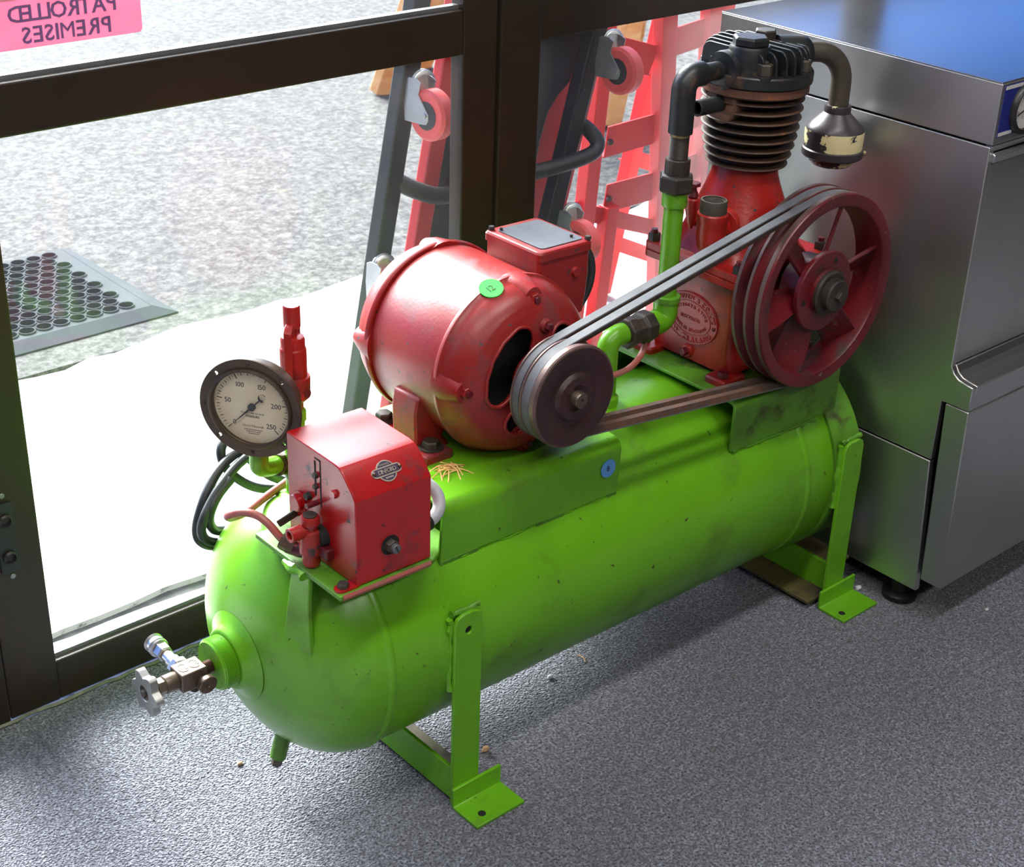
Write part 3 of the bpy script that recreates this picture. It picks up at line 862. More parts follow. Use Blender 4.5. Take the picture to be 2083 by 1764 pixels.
# four through-bolt lugs on each bell
def lug(deg, sgn, y_lip):
    t = math.radians(deg); R = V((math.cos(t), 0, math.sin(t))); T = V((-math.sin(t), 0, math.cos(t))); A = V((0, sgn, 0))
    secs = []
    for h, r0, wd_, ht in ((-.002, MR - .014, .030, .0175), (.010, MR - .015, .026, .0185), (.024, MR - .0175, .021, .019), (.036, MR - .020, .016, .0175), (.0405, MR - .020, .0145, .016)):
        c = V((MX, y_lip, MZ)) + A * h + R * r0
        ring_ = []
        for i in range(18):
            a = 2 * PI * i / 18
            ring_.append(c + T * (wd_ * math.cos(a)) + R * (ht * math.sin(a)))
        secs.append(ring_)
    lg = MB().loft(secs).build('bolt_lug', 'red_motor', motor, smooth=60, **K)
    c = V((MX, y_lip, MZ)) + A * .0405 + R * (MR - .019)
    MB().hexa(c, c + A * .006, .0085, .2).build('through_bolt', 'red_motor', motor, **K)
    MB().cyl(c + A * .004, c + A * .0095, .0045, seg=12).build('bolt_end', 'dark_red_wheel', motor, **K)
for d in (86, 180, 272, 0):
    lug(d, -1, -.398); lug(d, 1, -.262)
c = V((MX + .070 * math.cos(math.radians(80)), -.456, MZ + .070 * math.sin(math.radians(80))))
MB().cyl(c, c - UY * .006, .010, .008, 16).build('bearing_lug', 'red_motor', motor, **K)
MB().hexa(c - UY * .006, c - UY * .012, .006).build('bearing_bolt', 'dark_red_wheel', motor, **K)
MB().lathe([(.036, .455), (.036, .466), (.030, .470), (.016, .470)], MO, -UY, 32).build('bearing_housing', 'vent_dark', motor, **K)
# feet
def mfoot(sx, y0, y1):
    x0 = MX + sx * .112; 
    pts = [(.045, .500), (.098, .522), (.117, .514), (.121, .492), (.119, .452), (.122, .447), (.122, .4335), (.060, .4335), (.075, .452)]
    poly = [(MX + sx * a, b) for a, b in pts]
    if sx > 0: poly = poly[::-1]
    f = MB().prism(poly, (0, 0, 0), F_XZ, -y1, -y0).build('motor_foot', 'red_motor', motor, smooth=30, bev=.003, **K)
    return f
for sx in (-1, 1):
    mfoot(sx, -.362, -.312)
    xc = MX + sx * .104
    MB().bb(xc - .024, xc + .022, -.394, -.262, .4325, .4475).build('foot_pad', 'red_motor', motor, bev=.003, **K)
    for yc in (-.374, -.273):
        MB().lathe([(.017, .4475), (.017, .4495), (.012, .4495)], (xc, yc, 0), UZ, 20).build('foot_washer', 'dark_iron', motor, **K)
        MB().hexa((xc, yc, .4495), (xc, yc, .4585), .0115).build('foot_bolt', 'dark_iron', motor, **K)
# terminal box, lid, grey plate
MB().loft([[V((x, y, z)) for x, y in rrect(1.257 + dx, 1.348 - dx * .2, -.391 + dx * .3, -.284 - dx * .3, .006)] for z, dx in ((.585, .012), (.612, .004), (.640, 0), (.674, 0))]).build('terminal_box', 'red_motor', motor, smooth=40, **K)
lid = MB().loft([[V((x, y, z)) for x, y in rrect(1.2545 + d, 1.3505 - d, -.3935 + d, -.2815 - d, .007)] for z, d in ((.6745, 0), (.684, 0), (.6865, .0015), (.6875, .004))]).build('terminal_lid', 'red_motor', motor, smooth=30, **K)
MB().prism(rrect(1.266, 1.342, -.384, -.294, .007), (0, 0, .6876), F_XY, 0, .0012).build('name_plate', 'plate_grey', motor, **K)
for x, y in ((1.263, -.288), (1.345, -.388), (1.330, -.372), (1.270, -.300)):
    MB().hexa((x, y, .6876), (x, y, .6925), .0045 if (x < 1.265 or x > 1.34) else .0022).build('lid_screw', 'dark_iron', motor, **K)
c = V((1.322, -.391, .648)); MB().cyl(c, c - UY * .004, .0075, .006, 16).build('box_plug', 'red_motor', motor, **K)
MB().tube([(1.3475, -.345, .662), (1.366, -.352, .664), (1.378, -.356, .652), (1.384, -.358, .628), (1.379, -.358, .600), (1.364, -.354, .572), (1.352, -.345, .548)], .0065, 12, smooth=6).build('motor_lead', 'cable_black', motor, **K)
# gasket strip on the body and the round green lot sticker
def on_bell(deg, r):
    t = math.radians(deg); return V((math.cos(t), 0, math.sin(t)))
# tangent plate on the front bell near (1.16, -.418, .665)
nrm = V((-.30, -.30, .91)).normalized()
sc_ = V((1.1605, -.4085, .6665))
Fs = frame_u(V((.95, -.02, .30)) - nrm * V((.95, -.02, .30)).dot(nrm), nrm.cross(V((.95, -.02, .30))))
stick = MB().prism(circle(0, 0, .0155, 32), sc_, Fs, -.001, .0009).build('round_sticker', 'sticker_green', motor, label='round bright green sticker numbered 12', **K)
MB().text('12', .014, sc_ - Fs[1] * .005 + Fs[2] * .0009, Fs, .0003).build('sticker_number', 'ink_black', motor, smooth=0, **K)
sc2 = V((1.308, yn - .0026, .398)); F2 = F_XZ
MB().prism(circle(0, 0, .0135, 32), sc2, F2, 0, .0008).build('round_sticker', 'sticker_blue', saddle, label='round pale blue sticker numbered 8', **K)
MB().text('8', .012, sc2 + V((0, -.0008, -.004)), F2, .0003).build('sticker_number', 'ink_black', saddle, smooth=0, **K)

# ---- motor pulley
PO = (MX, 0, MZ)
pul = [(.012, .484), (.068, .484), (.069, .4855), (.069, .4875), (.060, .490), (.057, .4935), (.060, .497), (.0685, .5015), (.0685, .5035), (.060, .508), (.057, .5115), (.060, .515), (.0685, .5195), (.069, .521), (.069, .5275), (.0675, .5295)]
pulley = MB().lathe(pul + [(.0655, .530)], PO, -UY, 72, True, False).build('motor_pulley', 'worn_rim', AC, smooth=30, **K)
MB().lathe([(.0663, .5285), (.0655, .5302), (.040, .530), (.036, .5275), (.034, .5275), (.031, .5315), (.029, .5335), (.018, .534), (.0155, .532), (.0105, .532)], PO, -UY, 72, True, True).build('pulley_face', 'pulley_face', pulley, smooth=40, **K)
MB().lathe([(.0105, .528), (.0105, .541), (.0095, .5425), (.003, .5425), (.0025, .540)], PO, -UY, 32).build('shaft_end', 'gunmetal', pulley, **K)
MB().cyl((MX, -.46, MZ), (MX, -.487, MZ), .014).build('motor_shaft', 'dark_iron', motor, **K)

# ---- flywheel
CX, CZ, CYY = 1.692, .579, -.355
WO = (CX, 0, CZ)
rim = [(.126, .480), (.130, .476), (.144, .476), (.1455, .4775), (.1455, .482), (.137, .4865), (.134, .4905), (.137, .4945), (.1455, .499), (.1455, .503), (.137, .5075), (.134, .5115), (.137, .5155), (.1455, .520), (.1462, .5215), (.1462, .5275), (.1445, .530), (.131, .530), (.1275, .5285), (.126, .525)]
fly = MB().ring(rim, WO, -UY, 120).build('flywheel_rim', 'dark_red_wheel', AC, smooth=35, **K)
for h in (.4905, .5115):
    MB().ring([(.1330, h - .0046), (.1352, h - .0046), (.1448, h - .0078), (.1452, h - .0078), (.1452, h - .0083), (.1370, h - .005), (.1338, h), (.1370, h + .005), (.1452, h + .0083), (.1452, h + .0078), (.1352, h + .0046), (.1330, h + .0046)][0:0] or [(.1344, h - .0035), (.1375, h - .0052), (.1440, h - .0082), (.1441, h - .0078), (.1376, h - .0047), (.1347, h - .003), (.1347, h + .003), (.1376, h + .0047), (.1441, h + .0078), (.1440, h + .0082), (.1375, h + .0052), (.1344, h + .0035)], WO, -UY, 96).build('groove_lining', 'groove_rust', fly, smooth=40, **K)
for x0, x1 in ((.4768, .4822), (.4988, .5032), (.5200, .5270)):
    MB().ring([(.1445, x0), (.1464, x0), (.1464, x1), (.1445, x1)], WO, -UY, 120).build('rim_land', 'worn_rim', fly, smooth=40, **K)
hubm = MB().lathe([(.030, .470), (.046, .478), (.048, .512), (.057, .514), (.060, .516), (.060, .5225), (.0585, .524), (.034, .5245), (.033, .534), (.031, .5355), (.025, .5355), (.0235, .537), (.0235, .546), (.022, .548), (.0005, .548)], WO, -UY, 64, True, False).build('flywheel_hub', 'dark_red_wheel', fly, smooth=35, **K)
MB().lathe([(.0335, .5246), (.0335, .5335), (.031, .5362), (.0245, .5362), (.0240, .5465), (.0222, .5486), (.0005, .5486)], WO, -UY, 48, False, False).build('hub_boss', 'dark_iron', fly, smooth=35, **K)
MB().box((CX, -.551, CZ), (.012, .008, .012), (V((.7, 0, .7)).normalized(), UY, V((-.7, 0, .7)).normalized())).build('shaft_square', 'dark_iron', fly, bev=.001, **K)
for d in (60, 180, 300):
    c = V((CX + .047 * math.cos(math.radians(d + 10)), -.5242, CZ + .047 * math.sin(math.radians(d + 10))))
    MB().cyl(c, c - UY * .0006, .004, seg=14).build('hub_hole', 'vent_dark', fly, **K)
ph = math.radians(36)
for k in range(6):
    t = math.radians(10 + 60 * k)
    R = V((math.cos(t), 0, math.sin(t))); T = V((-math.sin(t), 0, math.cos(t))); A = V((0, -1, 0))
    N = A * math.cos(ph) - T * math.sin(ph); W = A * math.sin(ph) + T * math.cos(ph)
    c = V((CX, -.502, CZ))
    mb = MB()
    secs = []
    for rr_, hw in ((.044, .018), (.060, .021), (.095, .025), (.130, .026)):
        p = c + R * rr_
        secs.append([p - W * hw - N * .003, p + W * hw - N * .003, p + W * hw + N * .003, p - W * hw + N * .003])
    mb.loft(secs).build('spoke', 'dark_red_wheel', fly, smooth=30, bev=.0015, **K)

# ---- belts
def belt(h):
    r1, r2 = .0668, .1442
    c1, c2 = V((MX, 0, MZ)), V((CX, 0, CZ))
    d = c2 - c1; D = d.length; base = math.atan2(d.z, d.x); off = math.acos((r1 - r2) / D)
    path, nor = [], []
    aT, aB = base + off, base - off
    def pt(c, r, a): return c + V((r * math.cos(a), 0, r * math.sin(a))), V((math.cos(a), 0, math.sin(a)))
    n1 = 40; a0, a1 = aT, aB + 2 * PI
    for i in range(n1 + 1):
        p, q = pt(c1, r1, a0 + (a1 - a0) * i / n1); path.append(p); nor.append(q)
    ns = 12; pB2, _ = pt(c2, r2, aB); st = path[-1]
    for i in range(1, ns): path.append(st.lerp(pB2, i / ns)); nor.append(nor[-1])
    n2 = 48
    for i in range(n2 + 1):
        p, q = pt(c2, r2, aB + (aT - aB) * i / n2); path.append(p); nor.append(q)
    en = path[0]; st = path[-1]
    for i in range(1, ns): path.append(st.lerp(en, i / ns)); nor.append(pt(c1, r1, aT)[1])
    sec_top = [(-.0072, 0), (-.0064, .0006), (.0064, .0006), (.0072, 0), (.0070, -.0016), (-.0070, -.0016)]
    sec_low = [(-.0070, -.0016), (.0070, -.0016), (.0042, -.0092), (-.0042, -.0092)]
    def sweep(sec):
        n_ = len(sec); vs, fs = [], []
        for p, q in zip(path, nor):
            for a, b in sec: vs.append(V((p.x, -h - a, p.z)) + q * b)
        N_ = len(path)
        for i in range(N_):
            j = (i + 1) % N_
            for k in range(n_):
                l = (k + 1) % n_
                fs.append((i * n_ + k, i * n_ + l, j * n_ + l, j * n_ + k))
        return MB().add(vs, fs)
    b = sweep(sec_top).build('drive_belt', 'belt_rubber', AC, smooth=30, **K)
    sweep(sec_low).build('belt_flank', 'belt_side', b, smooth=30, **K)
for h in (.4915, .5115): belt(h)

# ---- crankcase
def sup(cx, cy, hx, hy, e, z, n=48):
    pts = []
    for i in range(n):
        a = 2 * PI * i / n
        c, s_ = math.cos(a), math.sin(a)
        pts.append(V((cx + hx * math.copysign(abs(c) ** (2 / e), c), cy + hy * math.copysign(abs(s_) ** (2 / e), s_), z)))
    return pts
XF = 1.6065                      # left face of the crankcase
HX = CX - XF
crank = MB().loft([[V((x, y, z)) for x, y in rrect(XF + d, 2 * CX - XF - d, CYY - .079 + d, CYY + .079 - d, .012)] for z, d in ((.429, .004), (.433, 0), (.560, 0), (.574, -.002))]).build('crankcase', 'red_cast', AC, smooth=35, **K)
for sx in (-1, 1):
    for sy in (-1, 1):
        xa, xb = sorted((CX + sx * .060, CX + sx * .112)); yaa, ybb = sorted((CYY + sy * .055, CYY + sy * .094))
        MB().prism(rrect(xa, xb, yaa, ybb, .006), (0, 0, .4195), F_XY, 0, .0155).build('crankcase_foot', 'red_cast', crank, bev=.003, **K)
        MB().hexa((CX + sx * .098, CYY + sy * .080, .435), (CX + sx * .098, CYY + sy * .080, .444), .0085).build('foot_bolt', 'dark_red_wheel', crank, **K)
MB().loft([[V((x, y, z)) for x, y in rrect(XF - .016 + d, 2 * CX - XF + .016 - d, CYY - .096 + d, CYY + .096 - d, .010)] for z, d in ((.5735, .002), (.575, 0), (.5845, 0), (.5855, .0012))]).build('crankcase_flange', 'red_cast', crank, smooth=30, **K)
MB().loft([[V((x, y, z)) for x, y in rrect(XF - .016 + d, 2 * CX - XF + .016 - d, CYY - .096 + d, CYY + .096 - d, .010)] for z, d in ((.5862, .001), (.5875, 0), (.597, 0), (.599, .002))]).build('neck_flange', 'red_cast', crank, smooth=30, **K)
for sx, sy in ((-1, -1), (-1, 1), (1, -1), (1, 1), (-1, 0)):
    p = V((CX + sx * (HX + .006), CYY + sy * .084, .599))
    if sy == 0: continue
    MB().hexa(p, p + UZ * .012, .0095).build('flange_bolt', 'dark_iron', crank, **K)
    MB().cyl(p + UZ * .012, p + UZ * .018, .005, seg=12).build('bolt_end', 'dark_red_wheel', crank, **K)
secs = []
for z, hw, hy, e in ((.598, .083, .082, 5.0), (.606, .079, .078, 4.0), (.622, .0755, .0745, 3.2), (.645, .070, .069, 2.7), (.668, .063, .062, 2.3), (.690, .0555, .0555, 2.1), (.710, .0495, .0495, 2.0), (.728, .046, .046, 2.0)):
    secs.append(sup(CX, CYY, hw, hy, e, z))
MB().loft(secs).build('crankcase_neck', 'red_cast', crank, smooth=60, **K)
MB().cyl((CX, CYY - .076, CZ), (CX, CYY - .100, CZ), .052, .048, 40).build('bearing_cover', 'red_cast', crank, **K)
MB().cyl((CX, CYY - .098, CZ), (CX, -.480, CZ), .019, seg=24).build('crank_shaft', 'dark_iron', crank, **K)
# cast oval maker's plate on the left face
oc = V((XF, CYY + .002, .4995))
op = MB().prism(circle(0, 0, .054, 64, .0400), oc, F_LEFT, -.002, .0016).build('oval_plate', 'red_cast', crank, bev=.0008, **K)
def oring(rx, ry, wd_, h0, h1):
    return MB().plate([circle(0, 0, rx, 64, ry), circle(0, 0, rx - wd_, 64, ry - wd_)[::-1]], oc, F_LEFT, h0, h1)
oring(.0535, .0395, .0020, .0010, .0030).build('plate_border', 'red_cast', crank, smooth=30, bev=.0005, **K)
oring(.0400, .0270, .0014, .0010, .0028).build('plate_border', 'red_cast', crank, smooth=30, bev=.0004, **K)
tx = MB()
ob = oc - UX * .0016
tx.arc_text('A.J.NIVEN & CO. LTD', .0096, ob, F_LEFT, .0462, .0330, math.radians(146), math.radians(6), .0016)
tx.arc_text('NEW ZEALAND.', .0108, ob, F_LEFT, .0462, .0330, math.radians(204), math.radians(338), .0016, flip=True)
tx.arc_text('REFRIGERATING', .0070, ob, F_LEFT, .0320, .0195, math.radians(158), math.radians(8), .0014)
tx.text('ELECTRICAL', .0070, ob - UZ * .0025, F_LEFT, .0014)
tx.arc_text('GENERAL ENGINEERS', .0068, ob, F_LEFT, .0325, .0190, math.radians(200), math.radians(340), .0014, flip=True)
tx.build('raised_lettering', 'red_cast', crank, smooth=0, **K)
for yy in (-.0465, .0465):
    MB().sphere(oc + V((-.002, yy, -.003)), .003, 12, 6).build('plate_rivet', 'dark_red_wheel', crank, **K)
p = V((XF, -.352, .4455))
MB().cyl(p, p - UX * .005, .011, .009, 20).build('drain_boss', 'red_cast', crank, **K)
MB().box(p - UX * .009, (.010, .010, .010), (UX, V((0, .8, .6)), V((0, -.6, .8)))).build('drain_square', 'dark_red_wheel', crank, bev=.001, **K)
# oil filler on the left shoulder
fc = V((1.582, -.396, 0))
MB().lathe([(.008, .612), (.014, .618), (.0195, .632), (.0215, .650), (.0215, .668), (.0225, .670), (.0225, .680), (.021, .682)], fc, UZ, 32).build('oil_filler', 'red_cast', crank, smooth=35, **K)
MB().cyl(fc + V((.004, .004, .650)), V((1.650, -.372, .650)), .020, .026, 24).build('filler_neck', 'red_cast', crank, **K)
d_ = V((1.64, -.372, 0)) - V((1.582, -.396, 0)); d_.normalize()
c = V((1.606, -.388, .650)); MB().cyl(c, c + d_ * .008, .031, seg=32).build('filler_flange', 'red_cast', crank, bev=.001, **K)
MB().lathe([(.0195, .682), (.0195, .6995), (.0185, .701), (.0165, .701), (.0160, .6985), (.0005, .6985)], fc, UZ, 40, True, False).build('filler_cap', 'brown_iron', crank, smooth=35, **K)
gz = MB()
for i in range(-5, 6):
    L_ = math.sqrt(max(0, .0135 ** 2 - (i * .0026) ** 2))
    if L_ > .002:
        gz.cyl(fc + V((i * .0026, -L_, .6988)), fc + V((i * .0026, L_, .6988)), .0005, seg=5)
        gz.cyl(fc + V((-L_, i * .0026, .6990)), fc + V((L_, i * .0026, .6990)), .0005, seg=5)
gz.build('cap_gauze', 'dark_iron', crank, **K)
# small oiler
oc2 = V((1.595, -.345, 0))
MB().lathe([(.002, .640), (.006, .650), (.0105, .672), (.0105, .685), (.009, .687)], oc2, UZ, 24).build('oiler_cup', 'red_cast', crank, smooth=35, **K)
MB().lathe([(.006, .687), (.008, .690), (.0065, .695), (.0045, .699), (.0045, .704), (.0095, .705), (.0095, .709), (.0085, .710)], oc2, UZ, 24).build('oiler_cap', 'dark_red_wheel', crank, smooth=35, **K)
MB().cyl(oc2 + V((0, 0, .655)), V((1.640, -.345, .640)), .008, .014, 16).build('oiler_boss', 'red_cast', crank, **K)

# ---- finned cylinder
CO = (CX, CYY, 0)
cyl_ = MB().lathe([(.044, .724), (.0455, .726), (.0455, .834), (.073, .8345), (.0775, .837), (.0775, .8495), (.076, .851)], CO, UZ, 64).build('cylinder_barrel', 'rusty_barrel', AC, smooth=35, **K)
MB().ring([(.0755, .837), (.0785, .838), (.0785, .849), (.0755, .8495)], CO, UZ, 64).build('barrel_flange', 'rust_flange', cyl_, smooth=35, **K)
for i, r in enumerate((.0600, .0640, .0670, .0695, .0712, .0725, .0738, .0742)):
    z = .7305 + i * .0138
    MB().lathe([(.044, z - .0026), (r - .004, z - .0017), (r - .0008, z - .0012), (r, z), (r - .0008, z + .0012), (r - .004, z + .0017), (.044, z + .0026)], CO, UZ, 80, False, False).build('cooling_fin', 'rusty_barrel', cyl_, smooth=50, **K)
# boss with the open stub pipe
bz = .8225
MB().lathe([(.0285, 0), (.0285, .045), (.026, .048)], (1.670, CYY, bz), -UX, 32).build('stub_boss', 'rust_flange', cyl_, smooth=35, bev=.002, **K)
MB().ring([(.0115, 0), (.0115, .050), (.0085, .050), (.0085, 0)], (1.624, CYY, bz), -UX, 28).build('stub_pipe', 'black_head', cyl_, smooth=35, bev=.0006, **K)
MB().cyl((1.602, CYY, bz), (1.600, CYY, bz), .0085, seg=20).build('stub_bore', 'vent_dark', cyl_, **K)

# ---- cylinder head
head = MB().lathe([(.074, .851), (.0815, .8515), (.082, .854), (.082, .866), (.0805, .868), (.058, .869), (.052, .874), (.050, .892), (.046, .896)], CO, UZ, 72).build('cylinder_head', 'black_head', AC, smooth=35, **K)
for i in range(9):
    x = CX - .050 + i * .0148
    hw = math.sqrt(max(.0005, .0765 ** 2 - (x - CX) ** 2))
    if abs(x - CX) > .070: continue
    ztop = .9045 - abs(i - 4) * .0012
    pts = [(CYY - hw, .866), (CYY - hw + .001, .880)] + arc(CYY - hw + .016, ztop - .0145, .0145, 180, 95, 5) + arc(CYY + hw - .016, ztop - .0145, .0145, 85, 0, 5) + [(CYY + hw - .001, .880), (CYY + hw, .866)]
    MB().prism(pts[::-1], (x, 0, 0), F_YZ, -.0022, .0022).build('head_fin', 'black_head', head, smooth=30, bev=.0009, **K)
pc = V((1.652, -.3745, 0))
MB().lathe([(.031, .866), (.0295, .880), (.029, .902), (.027, .9055)], pc, UZ, 40).build('valve_chamber', 'black_head', head, smooth=40, **K)
MB().lathe([(.024, .9055), (.0265, .9065), (.0265, .9150), (.0235, .918)], pc, UZ, 6, rot=.35).build('valve_plug', 'black_head', head, smooth=20, bev=.0007, **K)
p2 = V((1.716, -.347, 0))
MB().lathe([(.027, .868), (.025, .898), (.0225, .9015)], p2, UZ, 36).build('valve_chamber', 'black_head', head, smooth=40, **K)
MB().lathe([(.0155, .9015), (.0165, .9022), (.0165, .9125), (.0145, .9145)], p2, UZ, 6, rot=.2).build('valve_plug', 'dark_iron', head, smooth=20, bev=.0006, **K)
for k in range(6):
    a = math.radians(230 + 60 * k)
    q = V((CX + .0685 * math.cos(a), CYY + .0685 * math.sin(a), 0))
    MB().lathe([(.015, .864), (.0145, .8695), (.012, .8705)], q, UZ, 20).build('nut_boss', 'black_head', head, smooth=35, **K)
    MB().lathe([(.0112, .8705), (.0118, .8712), (.0118, .8850), (.0106, .8868)], q, UZ, 6, rot=a).build('head_nut', 'brown_iron', head, smooth=20, bev=.0005, **K)
    MB().lathe([(.0055, .886), (.0055, .8885), (.003, .8905)], q, UZ, 14).build('stud_end', 'dark_iron', head, smooth=40, **K)
# outlet: chamber, flange, elbow, union and the green riser
PX, PZ = 1.545, .8705
MB().lathe([(.0265, 0), (.0275, .006), (.0275, .024), (.0265, .026), (.020, .040)], (1.614, CYY - .004, PZ), UX, 32).build('outlet_boss', 'black_head', head, smooth=40, **K)
out_pipe = MB().cyl((1.618, CYY, PZ), (1.572, CYY, PZ), .0128, seg=24).build('outlet_pipe', 'black_head', AC, **K)
elb = [(1.580, CYY, PZ)] + [(PX + .020 - .020 * math.sin(a) if False else PX + .020 * (1 - math.sin(a)), CYY, PZ - .020 * (1 - math.cos(a))) for a in [i * PI / 16 for i in range(0, 9)]] + [(PX, CYY, .792)]
MB().tube(elb, .0172, 24).build('outlet_elbow', 'black_head', out_pipe, smooth=40, bev=.0012, **K)
MB().cyl((PX, CYY, .793), (PX, CYY, .788), .0138, seg=24).build('brass_ring', 'brass_dull', out_pipe, **K)
pr = []
z = .788
while z > .756:
    pr += [(.0136, -z), (.0128, -z + .0008)]; z -= .0016
MB().lathe(pr, (PX, CYY, 0), -UZ, 24).build('pipe_thread', 'dark_iron', out_pipe, smooth=20, **K)
MB().lathe([(.0165, .733), (.0178, .734), (.0178, .755), (.0168, .7565), (.013, .7565)], (PX, CYY, 0), UZ, 20).build('union_collar', 'dark_iron', out_pipe, smooth=15, **K)
MB().lathe([(.0235, .709), (.0262, .7115), (.0262, .7305), (.0238, .7335), (.018, .7345)], (PX, CYY, 0), UZ, 6, rot=.25).build('union_nut', 'dark_iron', out_pipe, smooth=20, bev=.001, **K)
MB().lathe([(.0175, .687), (.0182, .689), (.0182, .706), (.0170, .709)], (PX, CYY, 0), UZ, 24).build('riser_socket', 'green_paint', out_pipe, smooth=40, **K)
MB().lathe([(.0143, .530), (.0143, .690)], (PX, CYY, 0), UZ, 14).build('riser_pipe', 'green_paint', out_pipe, smooth=30, **K)
le = [(PX, CYY, .545), (PX, CYY, .528)] + [(PX - .016 * (1 - math.cos(a)), CYY, .528 - .016 * math.sin(a)) for a in [i * PI / 16 for i in range(1, 9)]] + [(1.512, CYY, .512)]
MB().tube(le, .0185, 24).build('riser_elbow', 'green_paint', out_pipe, smooth=40, bev=.001, **K)
MB().lathe([(.0205, 0), (.0205, .008), (.0185, .009)], (PX, CYY, .543), UZ, 24).build('elbow_lip', 'green_grimy', out_pipe, smooth=35, **K)
MB().lathe([(.018, 0), (.0235, .002), (.0245, .006), (.0245, .020), (.021, .023), (.021, .035), (.0235, .037), (.0245, .041), (.0245, .052), (.022, .054)], (1.514, CYY, .511), -UX, 8, rot=.39).build('check_valve', 'dark_iron', out_pipe, smooth=25, bev=.0008, **K)
te = [(1.462, CYY, .511), (1.448, CYY, .511)] + [(1.448 - .018 * math.sin(a), CYY, .511 - .018 * (1 - math.cos(a))) for a in [i * PI / 16 for i in range(1, 9)]] + [(1.430, CYY, .402)]
MB().tube(te, .0158, 24).build('tank_elbow', 'green_paint', out_pipe, smooth=40, **K)
MB().lathe([(.020, .400), (.020, .420), (.016, .424)], (1.430, CYY, 0), UZ, 24).build('tank_socket', 'green_paint', out_pipe, smooth=40, **K)
MB().tube([(1.500, -.360, .500), (1.497, -.363, .482), (1.482, -.368, .470), (1.455, -.375, .464), (1.425, -.380, .465), (1.395, -.372, .462)], .0047, 10, smooth=6).build('unloader_tube', 'copper_red', out_pipe, **K)
# intake: boss, swept pipe, air filter
ia = math.radians(-26); ID = V((math.cos(ia), math.sin(ia), 0)); CC = V((CX, CYY, 0))
MB().lathe([(.026, .030), (.0255, .060), (.0235, .074), (.018, .080)], CC + UZ * .884, ID, 32).build('intake_boss', 'black_head', head, smooth=50, **K)
path = [CC + ID * .072 + UZ * .886, CC + ID * .092 + UZ * .886]
for i in range(1, 11):
    a = i * PI / 20
    path.append(CC + ID * (.092 + .044 * math.sin(a)) + UZ * (.886 - .044 * (1 - math.cos(a))))
path.append(CC + ID * .1365 + UZ * .800)
ip = MB().tube(path, .0148, 24).build('intake_pipe', 'brown_iron', AC, smooth=50, **K)
fo = CC + ID * .1365
MB().lathe([(.0185, .808), (.0195, .806), (.0195, .797), (.0225, .794), (.034, .783), (.0415, .776), (.0430, .772)], fo, UZ, 48, True, False).build('filter_top', 'filter_dark', ip, smooth=40, **K)
MB().lathe([(.0430, .7722), (.0434, .770), (.0428, .745)], fo, UZ, 48, False, False).build('filter_body', 'filter_cream', ip, smooth=40, **K)
MB().lathe([(.0428, .745), (.0450, .7435), (.0450, .7335), (.043, .7315), (.034, .7312)], fo, UZ, 48, False, False).build('filter_band', 'filter_dark', ip, smooth=35, **K)
MB().lathe([(.0345, .7318), (.033, .724), (.027, .7185), (.0005, .7175)], fo, UZ, 48, False, False).build('filter_base', 'filter_cream', ip, smooth=40, **K)
q = fo + V((.030, -.0335, .7385)); dd = V((.030, -.0335, 0)).normalized()
MB().cyl(q, q + dd * .004, .0045, .0035, 12).build('filter_screw', 'brass_dull', ip, **K)

# ---- pressure control box on its shelf
shelf_poly = [(.836, -.355), (.836, -.533), (.972, -.533), (.990, -.522), (1.021, -.486), (1.021, -.355)]
shelf = MB().prism(shelf_poly, (0, 0, .394), F_XY, 0, .0065).build('control_shelf', 'green_grimy', AC, smooth=30, bev=.0012, **K)
MB().strip([(-.5328, .3935), (-.5345, .3975), (-.5328, .4008)], .0012, (0, 0, 0), F_YZ, .840, .968).build('shelf_edge_primer', 'copper_red', shelf, **K)
# gusset strut down to the dome
gus = MB()
gp = [[(.838, -.432, .394), (.838, -.468, .394)], [(.832, -.431, .360), (.834, -.469, .355)], [(.826, -.432, .325), (.833, -.470, .318)], [(.820, -.434, .291), (.835, -.471, .283)]]
gus.loft([[V(q[0]), V(q[1]), V(q[1]) + V((.007, .001, .002)), V(q[0]) + V((.007, .001, .002))] for q in gp])
gus.build('shelf_gusset', 'green_paint', shelf, smooth=30, bev=.0015, **K)
wd = [(.836, -.418 - i * .006, .393 + random.uniform(-.002, .002)) for i in range(8)]
MB().tube(wd, [random.uniform(.004, .0075) for _ in wd], 8).build('weld_bead', 'green_paint', shelf, **K)
BX0, BX1 = .863, .972
bp_ = [(-.528, .4015), (-.528, .514), (-.522, .5225), (-.5035, .5415), (-.497, .5455), (-.488, .547), (-.392, .549), (-.392, .4015)]
cbox = MB().prism(bp_, (0, 0, 0), F_YZ, BX0, BX1).build('control_box', 'red_control_box', AC, smooth=22, bev=.0014, **K)
# badge
vv = V((0, .031, .0315)).normalized(); FB = (UX, vv, UX.cross(vv))
bc = V((.9175, -.5132, .5312)) + FB[2] * .0006
MB().prism(circle(0, 0, .0132, 36), bc, FB, -.001, .0010).build('badge_disc', 'badge_silver', cbox, **K)
MB().prism(circle(0, 0, .0118, 36), bc, FB, .0008, .0012).build('badge_field', 'badge_navy', cbox, **K)
MB().prism(rrect(-.0205, .0205, -.0056, .0056, .0054), bc, FB, -.001, .0016).build('badge_band', 'badge_silver', cbox, **K)
MB().prism(rrect(-.0195, .0195, -.0042, .0042, .0041), bc, FB, .0014, .0019).build('badge_band_field', 'badge_navy', cbox, **K)
bt = MB().text('DINFORD', .0072, bc + FB[2] * .0019 - vv * .0025, FB, .0006, spacing=.8)
bt.text('CONTROL', .0030, bc + FB[2] * .0012 + vv * .0070, FB, .0005)
for k2 in range(-2, 3): bt.box(bc + FB[2] * .0014 - vv * .0082 + UX * (k2 * .0022), (.0016, .0018, .0006), FB)
